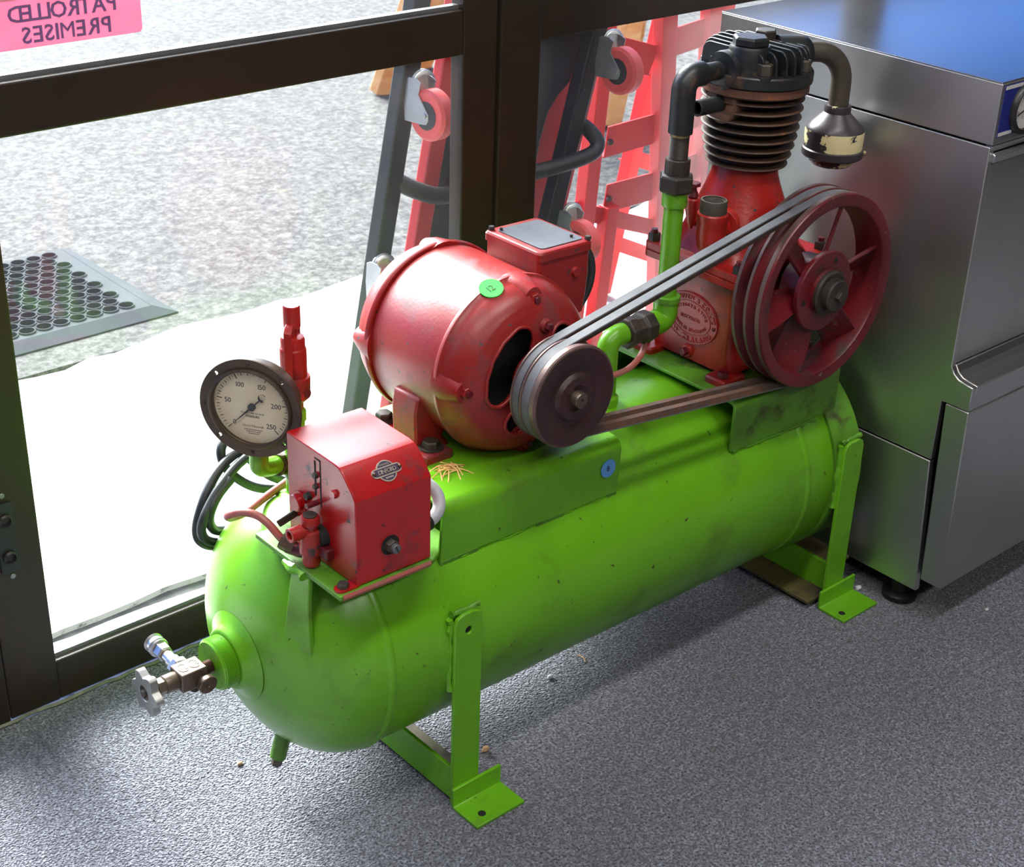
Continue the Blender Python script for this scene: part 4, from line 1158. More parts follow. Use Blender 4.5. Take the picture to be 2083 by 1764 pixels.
bt.build('badge_lettering', 'badge_silver', cbox, smooth=0, **K)
for sx in (-.0180, .0180):
    MB().sphere(bc + UX * sx + FB[2] * .0022, .0025, 12, 6).build('badge_rivet', 'gunmetal', cbox, **K)
p = V((.9115, -.528, .4415))
MB().cyl(p, p - UY * .0006, .013, seg=20).build('paint_scar', 'vent_dark', cbox, **K)
MB().hexa(p, p - UY * .008, .0088, .4).build('front_bolt', 'dark_iron', cbox, **K)
MB().cyl(p - UY * .008, p - UY * .014, .0058, seg=18).build('bolt_end', 'plate_grey', cbox, bev=.0006, **K)
MB().box(p - UY * .0142, (.0015, .0008, .010), (V((.9, 0, .4)).normalized(), UY, V((-.4, 0, .9)).normalized())).build('bolt_slot', 'vent_dark', cbox, **K)
# left side: slot, pointer screws, knob, lever
FL = F_LEFT
def lp(y, z): return V((BX0, y, z))
MB().box(lp(-.4605, .508), (.0008, .0022, .062)).build('range_slot', 'vent_dark', cbox, **K)
MB().box(lp(-.4555, .5385), (.0008, .012, .0018)).build('range_slot', 'vent_dark', cbox, **K)
MB().box(lp(-.4500, .512), (.0008, .0030, .046)).build('range_slot', 'vent_dark', cbox, **K)
for y, z, r, L_, mt in ((-.4885, .508, .0055, .004, 'red_control_box'), (-.452, .5165, .0042, .004, 'dark_iron'), (-.4525, .502, .0034, .0045, 'dark_iron'), (-.4365, .482, .0052, .006, 'dark_iron')):
    MB().cyl(lp(y, z), lp(y, z) - UX * L_, r, r * .85, 14).build('side_screw', mt, cbox, **K)
MB().cyl(lp(-.453, .4805), lp(-.453, .4805) - UX * .016, .0034, seg=12).build('pointer_pin', 'dark_red_wheel', cbox, **K)
MB().lathe([(.0135, 0), (.0135, .003), (.0110, .0035), (.0110, .009), (.0095, .0105)], lp(-.4185, .4665), -UX, 28).build('range_knob', 'red_control_box', cbox, smooth=35, **K)
MB().box(V((.852, -.405, .4405)), (.028, .0035, .010), (V((.86, -.25, .45)).normalized(), V((.25, .97, 0)).normalized(), V((-.44, .1, .89)).normalized())).build('lever', 'dark_iron', cbox, bev=.0015, **K)
# unloader valve on the side
uv = V((.849, -.457, 0))
MB().lathe([(.010, .4035), (.011, .408), (.0105, .418), (.0135, .420), (.0135, .446), (.0125, .450), (.0085, .452), (.0085, .458), (.0115, .459), (.0115, .467), (.010, .4695)], uv, UZ, 24).build('unloader_body', 'red_cast', cbox, smooth=35, **K)
MB().cyl(uv + V((0, 0, .469)), uv + V((0, 0, .471)), .0085, seg=14).build('unloader_cap', 'dark_iron', cbox, **K)
MB().ring([(.0090, 0), (.0090, .026), (.0052, .026), (.0052, 0)], uv + V((-.002, .002, .4505)), -UX, 24).build('unloader_port', 'red_cast', cbox, smooth=35, bev=.0008, **K)
MB().cyl(uv + V((-.020, .002, .4505)), uv + V((-.022, .002, .4505)), .0052, seg=16).build('port_bore', 'vent_dark', cbox, **K)
MB().cyl(uv + V((.004, -.006, .440)), uv + V((.018, -.006, .440)), .011, .015, 20).build('unloader_flange', 'vent_dark', cbox, **K)
MB().bb(.852, .866, -.484, -.452, .418, .432).build('unloader_bracket', 'dark_red_wheel', cbox, bev=.002, **K)
MB().tube([(.849, -.450, .4165), (.846, -.438, .4130), (.838, -.424, .4155)], .0085, 14).build('tube_elbow', 'dark_red_wheel', cbox, smooth=40, **K)
MB().hexa((.8425, -.430, .4155), (.833, -.417, .4225), .0105).build('tube_nut', 'gunmetal', cbox, **K)
MB().tube([(.844, -.437, .416), (.834, -.42, .424), (.824, -.405, .443), (.817, -.39, .45), (.808, -.372, .448), (.802, -.352, .436), (.819, -.33, .417), (.851, -.31, .404), (.892, -.29, .402), (.945, -.272, .405)], .0050, 12, smooth=8).build('sensing_tube', 'copper_red', AC, **K)
# shelf bolt
MB().prism([(a + .8545, b - .521) for a, b in rrect(-.017, .017, -.008, .008, .0078)], (0, 0, .4005), F_XY, 0, .003).build('box_lug', 'red_control_box', cbox, **K)
MB().hexa((.849, -.521, .4035), (.849, -.521, .4095), .0072).build('lug_bolt', 'dark_iron', cbox, **K)
# conduit at the right of the box
cd_ = MB().tube([(.985, -.418, .470), (1.000, -.440, .468), (1.014, -.462, .462), (1.022, -.476, .450), (1.018, -.486, .436), (1.004, -.492, .428), (.985, -.494, .426)], .0080, 14, smooth=6).build('conduit', 'conduit_grey', AC, **K)
MB().cyl((.996, -.493, .427), (.972, -.495, .425), .0115, seg=20).build('conduit_gland', 'plastic_black', cd_, bev=.001, **K)

# ---- safety valve riser, pressure gauge
SV = V((.934, -.304, 0))
rv = MB().lathe([(.0155, .398), (.0155, .470), (.0135, .474), (.0115, .478), (.0115, .506), (.0135, .508), (.0135, .520), (.0105, .524)], SV, UZ, 24).build('safety_valve_riser', 'green_paint', AC, smooth=35, **K)
MB().lathe([(.0105, .520), (.0105, .532), (.0155, .537), (.0195, .541), (.0200, .566), (.0195, .568), (.0165, .569)], SV, UZ, 32).build('valve_collar', 'red_cast', rv, smooth=35, **K)
MB().lathe([(.0160, .566), (.0165, .569), (.0165, .604), (.0158, .606), (.0150, .607), (.0150, .617), (.0135, .621), (.0090, .622)], SV, UZ, 32).build('valve_bonnet', 'red_cast', rv, smooth=35, **K)
MB().lathe([(.0060, .620), (.0060, .634), (.0105, .6345), (.0105, .660), (.0095, .662)], SV, UZ, 24).build('valve_stem', 'red_cast', rv, smooth=35, **K)
MB().strip([(-.006, .640), (-.016, .638), (-.0215, .632), (-.0215, .590), (-.0235, .572)], .0032, SV, frame_u((.75, .66, 0), (0, 0, 1)), -.005, .005).build('pull_lever', 'red_cast', rv, smooth=40, bev=.001, **K)
e1 = V((.75, .66, 0)).normalized(); e2 = V((-.66, .75, 0)).normalized()
for zz in (.640, .632):
    MB().ring([(.0022, -.0008), (.0046, -.0008), (.0046, .0008), (.0022, .0008)], SV + e1 * .0155 + UZ * zz, e2, 16).build('split_ring', 'dark_red_wheel', rv, smooth=40, **K)
MB().lathe([(.0035, 0), (.0058, .001), (.0058, .014), (.003, .016)], SV + e1 * .0150 + UZ * .612, UZ, 14).build('seal_tag', 'red_cast', rv, smooth=40, **K)
q = SV + V((.006, -.019, .549)); MB().cyl(q, q + V((.0006, -.002, 0)), .005, seg=16).build('collar_screw', 'dark_red_wheel', rv, **K)

GN = V((-math.sin(math.radians(55)), -math.cos(math.radians(55)), 0)); FG = (UZ.cross(GN), UZ, GN)
GC = V((.8535, -.330, .5555))
holes = [circle(.0562 * math.cos(math.radians(a)), .0562 * math.sin(math.radians(a)), .0024, 14)[::-1] for a in (135, 45, 225, 315)]
gg = MB().plate([circle(0, 0, .0625, 72)] + holes + [circle(0, 0, .046, 64)[::-1]], GC, FG, -.004, 0).build('gauge_flange', 'bronze_bezel', AC, smooth=35, bev=.0008, **K)
MB().ring([(.0510, -.001), (.0510, .0030), (.0490, .0042), (.0472, .0034), (.0468, -.006), (.0500, -.006)], GC, GN, 72).build('gauge_bezel', 'bronze_bezel', gg, smooth=50, **K)
MB().lathe([(.050, -.034), (.052, -.030), (.052, -.0035)], GC, GN, 64, True, False).build('gauge_case', 'bronze_bezel', gg, smooth=40, **K)
MB().prism(circle(0, 0, .0480, 64), GC, FG, -.0075, -.0065).build('gauge_dial', 'dial_face', gg, **K)
tk = MB(); tf = MB()
for i in range(51):
    a = math.radians(90 + 135 - 270 * i / 50.0)
    r0, wdt = (.0375, .0010) if i % 10 == 0 else ((.0398, .0007) if i % 2 == 0 else (.0408, .0004))
    R_ = FG[0] * math.cos(a) + FG[1] * math.sin(a); T_ = GN.cross(R_)
    (tk if i % 2 == 0 else tf).box(GC + R_ * ((r0 + .0440) / 2) + GN * -.0063, (.0440 - r0, wdt, .0004), (R_, T_, GN))
for v_, ta in ((0, 0), (50, 1), (100, 2), (150, 3), (200, 4), (250, 5)):
    a = math.radians(90 + 135 - 54 * ta)
    rr_ = .0300 if 0 < ta < 5 else .0320
    P_ = GC + FG[0] * (rr_ * math.cos(a) * (.98 if ta in (2, 3) else 1)) + FG[1] * (rr_ * math.sin(a) - .0030) + GN * -.0065
    tk.text(str(v_), .0088, P_, FG, .0003, spacing=.92)
tk.text('PRESSURE', .0040, GC - FG[1] * .0140 - GN * .0065, FG, .0003)
tk.build('dial_markings', 'ink_black', gg, smooth=0, **K)
tf.text('POUNDS PER SQ INCH', .0028, GC - FG[1] * .0095 - GN * .0065, FG, .0003)
tf.text('Lloyd Maxwell', .0042, GC - FG[1] * .0265 - GN * .0065, FG, .0003)
for k2, hw2 in ((.0300, .011), (.0325, .009), (.0350, .006)):
    xx = -hw2
    while xx < hw2:
        l2 = random.uniform(.0008, .0022); tf.box(GC + FG[0] * (xx + l2 / 2) - FG[1] * k2 - GN * .0063, (l2, .0010, .0004), FG); xx += l2 + .0006
tf.build('dial_small_print', 'ink_faint', gg, smooth=0, **K)
pa = math.radians(90 + 135); pd = FG[0] * math.cos(pa) + FG[1] * math.sin(pa); pt_ = GN.cross(pd)
nd = MB()
nd.add([GC + pd * .040 - GN * .0035, GC - pd * .006 + pt_ * .0016 - GN * .0035, GC - pd * .006 - pt_ * .0016 - GN * .0035, GC + pd * .040 - GN * .0042, GC - pd * .006 + pt_ * .0016 - GN * .0042, GC - pd * .006 - pt_ * .0016 - GN * .0042], [(0, 1, 2), (3, 5, 4), (0, 3, 4, 1), (1, 4, 5, 2), (2, 5, 3, 0)])
nd.box(GC - pd * .010 - GN * .0038, (.014, .0016, .0007), (pd, pt_, GN))
cres = []
for i in range(13): cres.append((math.radians(-10 + 250 * i / 12), .0052))
outer = [(r_ * math.cos(a), r_ * math.sin(a)) for a, r_ in cres]
inner = [(.0010 + .0036 * math.cos(a), .0036 * math.sin(a) + .0012) for a, _ in cres][::-1]
nd.prism([(x_, y_) for x_, y_ in outer + inner], GC - pd * .0195, frame_u(-pd, -pt_), -.0041, -.0034)
nd.build('gauge_needle', 'ink_black', gg, smooth=0, **K)
MB().lathe([(.0045, -.0065), (.0045, -.0030), (.003, -.0026)], GC, GN, 24).build('needle_hub', 'ink_black', gg, **K)
MB().prism(circle(0, 0, .0470, 64), GC, FG, -.0016, -.0008).build('gauge_glass', 'dial_glass', gg, **K)
for a in (90, 180, 270, 320, 0):
    q = GC + FG[0] * (.0572 * math.cos(math.radians(a))) + FG[1] * (.0572 * math.sin(math.radians(a)))
    MB().cyl(q, q + GN * .0016, .0026, .002, 12).build('flange_screw', 'dark_iron', gg, **K)
# the dial assembly is a touch larger than the figures above
org_ = AC.location
for o_ in [gg] + list(gg.children):
    ctr = GC - org_ - UZ * (SHEAR * (GC.x - 1.32))
    for v_ in o_.data.vertices: v_.co = ctr + (v_.co - ctr) * 1.035
# gauge stem and tee down to the tank
gb = GC - GN * .020
MB().cyl(gb - UZ * .050, gb - UZ * .074, .0085, seg=16).build('gauge_stem', 'green_paint', gg, **K)
tee = MB().tube([gb - UZ * .070, gb - UZ * .088, gb + V((.016, .008, -.098)), gb + V((.036, .020, -.106))], .0120, 16, smooth=4).build('gauge_tee', 'green_paint', gg, smooth=50, **K)
g0 = gb + V((.034, .018, -.105)); g1 = gb + V((.050, .028, -.112))
MB().hexa(g0, g1, .0150).build('tee_nut', 'gunmetal', gg, **K)
MB().tube([g1, g1 + V((.012, .008, -.010)), V((.925, -.312, .430)), V((.932, -.306, .404))], .0105, 14, smooth=4).build('gauge_pipe', 'green_paint', gg, smooth=50, **K)

# ---- power cable coiled behind the tank
for i, pth in enumerate((
    [(1.018, -.17, .399), (.972, -.175, .405), (.937, -.18, .4), (.908, -.19, .394), (.882, -.2, .382), (.863, -.205, .366), (.848, -.21, .349), (.843, -.21, .332), (.848, -.21, .317), (.866, -.205, .303), (.895, -.195, .29)],
    [(1.025, -.16, .401), (.959, -.165, .404), (.923, -.17, .403), (.891, -.18, .393), (.865, -.19, .371), (.849, -.195, .345), (.844, -.195, .324), (.848, -.195, .307), (.867, -.19, .29), (.897, -.185, .279)],
    [(.931, -.15, .425), (.916, -.155, .417), (.908, -.16, .407), (.908, -.165, .392), (.915, -.17, .377), (.934, -.175, .357), (.961, -.173, .339), (1.008, -.165, .319)],
    [(.934, -.18, .404), (.948, -.18, .384), (.97, -.178, .359), (1.009, -.165, .329)],
    [(.897, -.2, .387), (.875, -.205, .374), (.86, -.21, .359), (.856, -.21, .342), (.865, -.205, .323), (.889, -.195, .309), (.921, -.18, .298), (.959, -.165, .299), (.998, -.155, .305)])):
    MB().tube(pth, .0064, 12, smooth=8).build('power_cable', 'cable_black', AC, smooth=60, **K)

# ---- outlet valve on the tank end
AX = V((0, TY, TZ - .004))
def ax(x, dy=0, dz=0): return V((x, TY + dy, TZ - .004 + dz))
pr = []
x = .768
while x > .750:
    pr += [(.0092, -x), (.0082, -x + .0007)]; x -= .0014
ev = MB().lathe(pr, ax(0), -UX, 24).build('valve_thread', 'gunmetal', AC, smooth=20, **K)
MB().bb(.7165, .7525, TY - .0145, TY + .0145, TZ - .0165, TZ + .0095).build('valve_block', 'gunmetal', ev, bev=.0015, **K)
for xx, s1 in ((.727, 'BEB'), (.742, 'COC')):
    MB().prism(circle(xx, TY, .0068, 24, .0080), (0, 0, TZ + .0095), F_XY, 0, .0003).build('stamp_recess', 'dark_iron', ev, **K)
    MB().plate([circle(xx, TY, .0072, 28, .0084), circle(xx, TY, .0064, 28, .0076)[::-1]], (0, 0, TZ + .0095), F_XY, 0, .0007).build('stamp_border', 'gunmetal', ev, **K)
    MB().text(s1, .0055, (xx + .0018, TY, TZ + .0098), (-UY, UX, UZ), .0005, spacing=.85).build('stamp_lettering', 'badge_silver', ev, smooth=0, **K)
MB().lathe([(.0112, 0), (.0118, .001), (.0118, .017), (.010, .0185)], ax(.717), -UX, 28).build('valve_neck', 'gunmetal', ev, smooth=35, **K)
MB().lathe([(.0105, 0), (.0112, .001), (.0112, .009), (.0095, .010)], ax(.699), -UX, 6).build('gland_nut', 'gunmetal', ev, smooth=20, bev=.0005, **K)
MB().cyl(ax(.690), ax(.672), .004, seg=12).build('valve_spindle', 'dark_iron', ev, **K)
wp = []
for i in range(72):
    a = 2 * PI * i / 72
    r_ = .0265 + .0042 * math.cos(6 * a)
    wp.append((r_ * math.cos(a), r_ * math.sin(a)))
FW = (-UY, UZ, -UX)
MB().plate([wp, circle(0, 0, .0105, 30)[::-1]], ax(.683), FW, 0, .011).build('handwheel', 'cast_alloy', ev, smooth=40, bev=.0022, **K)
MB().cyl(ax(.6825), ax(.675), .0110, seg=30).build('handwheel_hub', 'gunmetal', ev, bev=.001, **K)
MB().hexa(ax(.675), ax(.670), .0052).build('spindle_nut', 'brown_iron', ev, **K)
c = ax(.7455, -.014, -.004)
MB().lathe([(.007, 0), (.007, .005), (.0120, .006), (.0125, .0075), (.0125, .0125), (.0115, .0135), (.003, .0135), (.002, .012)], c, V((0, -1, -.12)), 30).build('valve_cap', 'gunmetal', ev, smooth=30, **K)
MB().cyl(ax(.738, -.004, -.0125), ax(.738, -.004, -.022), .0055, seg=14).build('bleed_screw', 'dark_iron', ev, **K)
OY = V((0, 1, .05)).normalized()
c = ax(.7315, .0145, .001)
MB().lathe([(.0120, 0), (.0142, .002), (.0142, .010), (.0110, .013)], c, OY, 6, rot=.2).build('outlet_nut', 'chrome', ev, smooth=20, bev=.0006, **K)
MB().lathe([(.0098, .012), (.0098, .021), (.0078, .0235), (.0078, .0330), (.0066, .0335)], c, OY, 24).build('outlet_tube', 'chrome', ev, smooth=35, **K)
MB().lathe([(.0072, .0335), (.0072, .0365)], c, OY, 20).build('outlet_brass', 'brass_dull', ev, **K)
MB().lathe([(.0095, .0365), (.0112, .038), (.0112, .049), (.0100, .051)], c, OY, 6, rot=.1).build('coupling_hex', 'chrome', ev, smooth=20, bev=.0005, **K)
pr = [(.0105, .051), (.0128, .052)]
for i in range(6): pr += [(.0130, .0530 + i * .0008), (.0124, .0534 + i * .0008)]
pr += [(.0122, .0580), (.0122, .0635)]
for i in range(6): pr += [(.0130, .0640 + i * .0008), (.0124, .0644 + i * .0008)]
pr += [(.0120, .0690), (.0085, .0695), (.0075, .064)]
MB().lathe(pr, c, OY, 40).build('coupling_sleeve', 'chrome', ev, smooth=20, **K)

# ================================================================== stainless dishwasher
DX, DX1, DYB = 1.871, 2.471, -.128
DW = thing('dishwasher', 'stainless steel undercounter dishwasher with blue control panel standing right of the compressor', 'dishwasher', ((DX + DX1) / 2, -.38, 0))
def slab(prof, x0, x1, name, mat='stainless', bev=.0015, parent=None):
    return MB().prism(prof, (0, 0, 0), F_YZ, x0, x1).build(name, mat, parent or DW, smooth=20, bev=bev)
slab([(-.640, .7825), (-.640, .8688), (DYB, .8700), (DYB, .7825)], DX, DX1, 'hood', bev=.0015)
slab([(-.6395, .8690), (-.6385, .8706), (DYB + .001, .8718), (DYB, .8702)], DX + .0004, DX1 - .0004, 'hood_top', 'stainless_top', .0007)
slab([(-.6375, .7795), (DYB, .7795), (DYB, .2835), (-.633, .2835), (-.633, .3845), (-.681, .3845), (-.681, .4235), (-.6665, .4255), (-.655, .428), (-.646, .434), (-.640, .444)], DX + .0008, DX + .012, 'side_panel', bev=.0015)
slab([(-.6475, .049), (-.632, .2805), (DYB, .2805), (DYB, .049)], DX + .0004, DX + .012, 'lower_side_panel', bev=.0015)
slab([(-.6375, .7795), (DYB, .7795), (DYB, .049), (-.6375, .049)], DX1 - .012, DX1, 'side_panel', bev=.0015)
slab([(-.626, .778), (DYB + .004, .778), (DYB + .004, .052), (-.626, .052)], DX + .0125, DX1 - .0125, 'inner_body', 'plastic_black', 0)
slab([(-.681, .4235), (-.6665, .4255), (-.655, .428), (-.646, .434), (-.640, .444), (-.634, .444), (-.634, .3845), (-.681, .3845)], DX + .0125, DX1 - .0125, 'door_ledge', bev=.0012)
slab([(-.6405, .3835), (-.6815, .3835), (-.6905, .074), (-.6525, .074)], DX + .0004, DX1 - .0004, 'kick_panel', bev=.0018)
slab([(-.6365, .7535), (-.629, .7535), (-.629, .446), (-.6385, .446)], DX + .013, DX1 - .013, 'door', bev=.0012)
slab([(-.639, .781), (-.628, .781), (-.628, .772), (-.637, .772)], DX + .004, DX1 - .004, 'lip', bev=.001)
slab([(-.645, .768), (-.640, .771), (-.634, .768), (-.637, .757), (-.643, .757)], DX + .006, DX1 - .006, 'handle', bev=.0014)
pf = V((0, -.6402, 0))
pn = MB().bb(DX + .008, DX1 - .008, -.6412, -.6400, .7935, .8655).build('control_panel', 'navy_panel', DW, smooth=0)
MB().bb(DX + .008, DX1 - .008, -.6416, -.6410, .8600, .8650).build('panel_stripe', 'panel_white', pn, smooth=0)
MB().bb(DX + .008, DX + .0415, -.6416, -.6410, .7945, .7995).build('panel_stripe', 'panel_white', pn, smooth=0)
MB().bb(DX + .0635, DX1 - .008, -.6416, -.6410, .7945, .7995).build('panel_stripe', 'panel_white', pn, smooth=0)
MB().text('RINSE', .0052, (DX + .0525, -.6413, .7952), F_XZ, .0003).build('panel_lettering', 'panel_white', pn, smooth=0)
for gx in (1.9355, 2.06):
    gc_ = V((gx, -.6412, .8270))
    MB().ring([(.0285, 0), (.0300, .0075), (.0335, .0085), (.0365, .0060), (.0370, 0)], gc_, -UY, 48).build('temperature_gauge', 'plastic_black', pn, smooth=50)
    MB().cyl(gc_, gc_ - UY * .003, .029, seg=40).build('gauge_face', 'panel_white', pn)
    gm = MB()
    for i in range(13):
        a = math.radians(225 - 270 * i / 12); R_ = V((math.cos(a), 0, math.sin(a)))
        gm.box(gc_ - UY * .0032 + R_ * .0255, (.004, .0006, .0007), (R_, UY, V((-math.sin(a), 0, math.cos(a)))))
    for i, s_ in enumerate(('20', '40', '60', '80')):
        a = math.radians(190 - 66 * i); gm.text(s_, .005, gc_ + V((.0195 * math.cos(a), -.0031, .0195 * math.sin(a) - .002)), F_XZ, .0003)
    gm.text('C', .005, gc_ + V((-.006, -.0031, -.014)), F_XZ, .0003)
    gm.build('gauge_markings', 'ink_faint', pn, smooth=0)
    a = math.radians(200); R_ = V((math.cos(a), 0, math.sin(a)))
    MB().box(gc_ - UY * .0042 + R_ * .010, (.026, .0008, .0016), (R_, UY, V((-math.sin(a), 0, math.cos(a))))).cyl(gc_ - UY * .003, gc_ - UY * .006, .0045, seg=16).build('gauge_needle', 'plastic_black', pn, smooth=30)
for x, y in ((1.908, -.598), (2.43, -.598), (1.908, -.18), (2.43, -.18)):
    MB().lathe([(.027, 0), (.029, .002), (.029, .010), (.024, .014), (.016, .016), (.016, .052)], (x, y, 0), UZ, 28).build('foot', 'plastic_black', DW, smooth=35)

# ================================================================== outside the glass
def lean(x, z, y0, k0=.139): return V((x, y0 + (.8 - z) * k0, z))
def bar(p0, p1, w_, d_, side=None):
    """square section bar between two points; w_ across, d_ in depth"""
    p0, p1 = V(p0), V(p1); t = (p1 - p0); L = t.length; t.normalize()
    a = side or V((0, 1, .139)).normalized()
    a = (a - t * a.dot(t)).normalized(); b = t.cross(a)
    return MB().box((p0 + p1) / 2, (L, d_, w_), (t, a, b))

# ---- mechanic's creeper leaning upright against the glass
CRP = thing('mechanics_creeper', 'black and red mechanics creeper with red castor wheels leaning upright against the window outside', 'creeper', (1.63, .29, -.028))
def cr(x, z): return lean(x, z, .170)
for x0, x1 in ((1.412, 1.503), (1.790, 1.926)):
    bar(cr(x0, -.020), cr(x1, 1.08), .034, .030).build('frame_rail', 'black_steel', CRP, smooth=0, bev=.004)
for x0, x1 in ((1.525, 1.610), (1.838, 1.962)):
    bar(cr(x0, -.015) + V((0, .032, 0)), cr(x1, 1.06) + V((0, .032, 0)), .034, .026).build('side_rail', 'red_steel', CRP, smooth=0, bev=.004)
secs = []
for z, xr in ((.06, 1.77), (.40, 1.800), (.45, 1.820), (.50, 1.834), (.53, 1.829), (.58, 1.832), (.63, 1.842), (.66, 1.862), (.68, 1.885), (.78, 1.902), (1.04, 1.925)):
    xl = 1.575 + (z - .5) * .08
    secs.append([lean(xl, z, .205), lean(xr, z, .205), lean(xr, z, .245), lean(xl, z, .245)])
MB().loft(secs).build('padded_deck', 'vinyl_black', CRP, smooth=0, bev=.006)
bar(lean(1.80, .03, .256), lean(1.915, 1.03, .256), .15, .010).build('deck_board', 'red_steel', CRP, smooth=0, bev=.002)
MB().tube([cr(1.478, .580), cr(1.500, .566) - UY * .02, cr(1.540, .550) - UY * .032, cr(1.575, .546) - UY * .026, cr(1.600, .552)], .015, 14, smooth=5).build('cross_handle', 'black_steel', CRP, smooth=60)
MB().tube([cr(1.76, .535), cr(1.81, .544) - UY * .022, cr(1.868, .554) - UY * .034, cr(1.902, .562) - UY * .034, cr(1.913, .577) - UY * .026, cr(1.902, .598) - UY * .008, cr(1.888, .608)], .014, 14, smooth=5).build('cross_handle', 'black_steel', CRP, smooth=60)
MB().bb(1.40, 1.86, .272, .318, -.0275, -.010).build('foot_bar', 'black_steel', CRP, bev=.004)

def caster(x, z):
    """swivel castor bolted to the underside: round cap, teardrop fork, wheel with black hub"""
    c = cr(x, z) - UY * .016
    MB().lathe([(.020, 0), (.0215, .003), (.0215, .007), (.0195, .009), (.0195, .011), (.017, .013), (.013, .0135), (.0125, .011), (.0005, .011)], c, V((-.25, -1, .15)), 28, True, False).build('swivel_plate', 'chrome', CRP, smooth=40)
    wc = c + V((-.010, -.040, -.042))
    wax = V((1, .10, -.03)).normalized()
    e_up = (UZ - wax * UZ.dot(wax)).normalized(); e_f = wax.cross(e_up)
    for s_ in (-1, 1):
        o_ = wc + wax * (s_ * .0165)
        top = c + V((0, -.010, .004)) - o_
        tx_, tz_ = top.dot(e_f), top.dot(e_up)
        sg = 1 if tx_ > 0 else -1
        poly = [(tx_ - .019 * sg, tz_ + .004), (tx_ - .008 * sg, tz_ + .009), (tx_ + .008 * sg, tz_ + .009), (tx_ + .017 * sg, tz_ + .004), (tx_ + .019 * sg, tz_ - .030), (tx_ + .016 * sg, -.016), (.010 * sg, -.015), (-.004 * sg, -.013), (-.009 * sg, -.006), (-.009 * sg, .003), (-.001 * sg, .012), (tx_ - .014 * sg, tz_ - .016)]
        MB().prism(poly, o_, (e_f, e_up, e_f.cross(e_up)), -.001, .001).build('castor_fork', 'chrome', CRP, smooth=20, bev=.0006)
    MB().lathe([(.022, -.0140), (.036, -.0145), (.041, -.010), (.041, .010), (.036, .0145), (.022, .0140)], wc, wax, 48).build('castor_wheel', 'red_plastic', CRP, smooth=40)
    MB().lathe([(.012, -.0158), (.0225, -.0150), (.0225, .0150), (.012, .0158)], wc, wax, 32).build('wheel_hub', 'vinyl_black', CRP, smooth=40)
    MB().cyl(wc - wax * .020, wc + wax * .020, .005, seg=12).build('wheel_axle', 'chrome', CRP)
for x, z in ((1.497, .752), (1.918, .761), (1.884, .438), (1.449, .438)): caster(x, z)

# ---- two red steel car ramps leaning outside the right pane
def ramp_thing(label, y0, rails, rungs, loc):
    T_ = thing('car_ramp', label, 'car ramp', loc, group='red car ramps outside')
    for x0, z0, x1, z1, w_ in rails:
        bar(lean(x0, z0, y0), lean(x1, z1, y0), w_, .030).build('side_rail', 'red_steel', T_, smooth=0, bev=.002)
    for x0, z0, x1, z1, w_ in rungs:
        p0, p1 = lean(x0, z0, y0 + .004), lean(x1, z1, y0 + .004)
        rg = bar(p0, p1, w_, .004).build('rung', 'red_steel', T_, smooth=0, bev=.001)
        up = V((0, -.139, 1)).normalized()
        bar(p0 - up * (w_ / 2) + UY * .015, p1 - up * (w_ / 2) + UY * .015, .004, .030).build('rung_flange', 'red_steel', rg, smooth=0, bev=.001)
        q = p0 + V((.006, -.004, 0)); MB().hexa(q, q - UY * .006, .007).build('rung_bolt', 'dark_iron', rg)
    return T_
ramp_thing('nearer red steel car ramp with broad rungs leaning outside the dusty window pane', .362,
    [(2.165, -.02, 2.100, .93, .036), (2.440, -.02, 2.238, .93, .042), (2.575, -.02, 2.378, .93, .042)],
    [(2.175, .470, 2.322, .475, .066), (2.200, .338, 2.350, .338, .064), (2.322, .478, 2.47, .488, .064), (2.29, .655, 2.44, .672, .060), (2.145, .668, 2.275, .628, .060), (2.345, .350, 2.50, .36, .062), (2.105, .335, 2.400, .222, .034)],
    (2.3, .46, -.028))
ramp_thing('farther red steel car ramp with narrow sloping rungs behind the nearer ramp', .560,
    [(2.455, -.02, 2.515, .93, .036), (2.66, -.02, 2.72, .93, .036)],
    [(2.470, .330, 2.70, .235, .034), (2.460, .115, 2.68, .010, .034), (2.50, .62, 2.74, .56, .034)],
    (2.56, .67, -.028))
bar((2.205, .450, -.022), (2.215, .43, .32), .034, .030).build('ramp_leg', 'red_steel', bpy.data.objects['car_ramp'], smooth=0, bev=.002)

# ---- orange timber trestle farther out on the asphalt
TRS = thing('timber_trestle', 'orange timber trestle standing out on the asphalt behind the creeper', 'trestle', (3.35, 2.05, -.03))
for p0, p1, w_ in (((3.10, 2.42, -.028), (3.30, 2.16, .90), .08), ((3.46, 1.68, -.028), (3.80, 1.80, .90), .08), ((3.42, 2.62, -.028), (3.46, 2.20, .90), .08), ((3.95, 2.10, -.028), (3.90, 1.90, .90), .08)):
    bar(p0, p1, w_, .045).build('trestle_leg', 'timber_orange', TRS, smooth=0, bev=.004)
bar((3.16, 2.23, .90), (3.98, 1.78, .90), .11, .06).build('trestle_beam', 'timber_orange', TRS, smooth=0, bev=.004)
bar((3.22, 2.32, .30), (3.66, 1.74, .30), .16, .02).build('trestle_board', 'timber_orange', TRS, smooth=0, bev=.003)

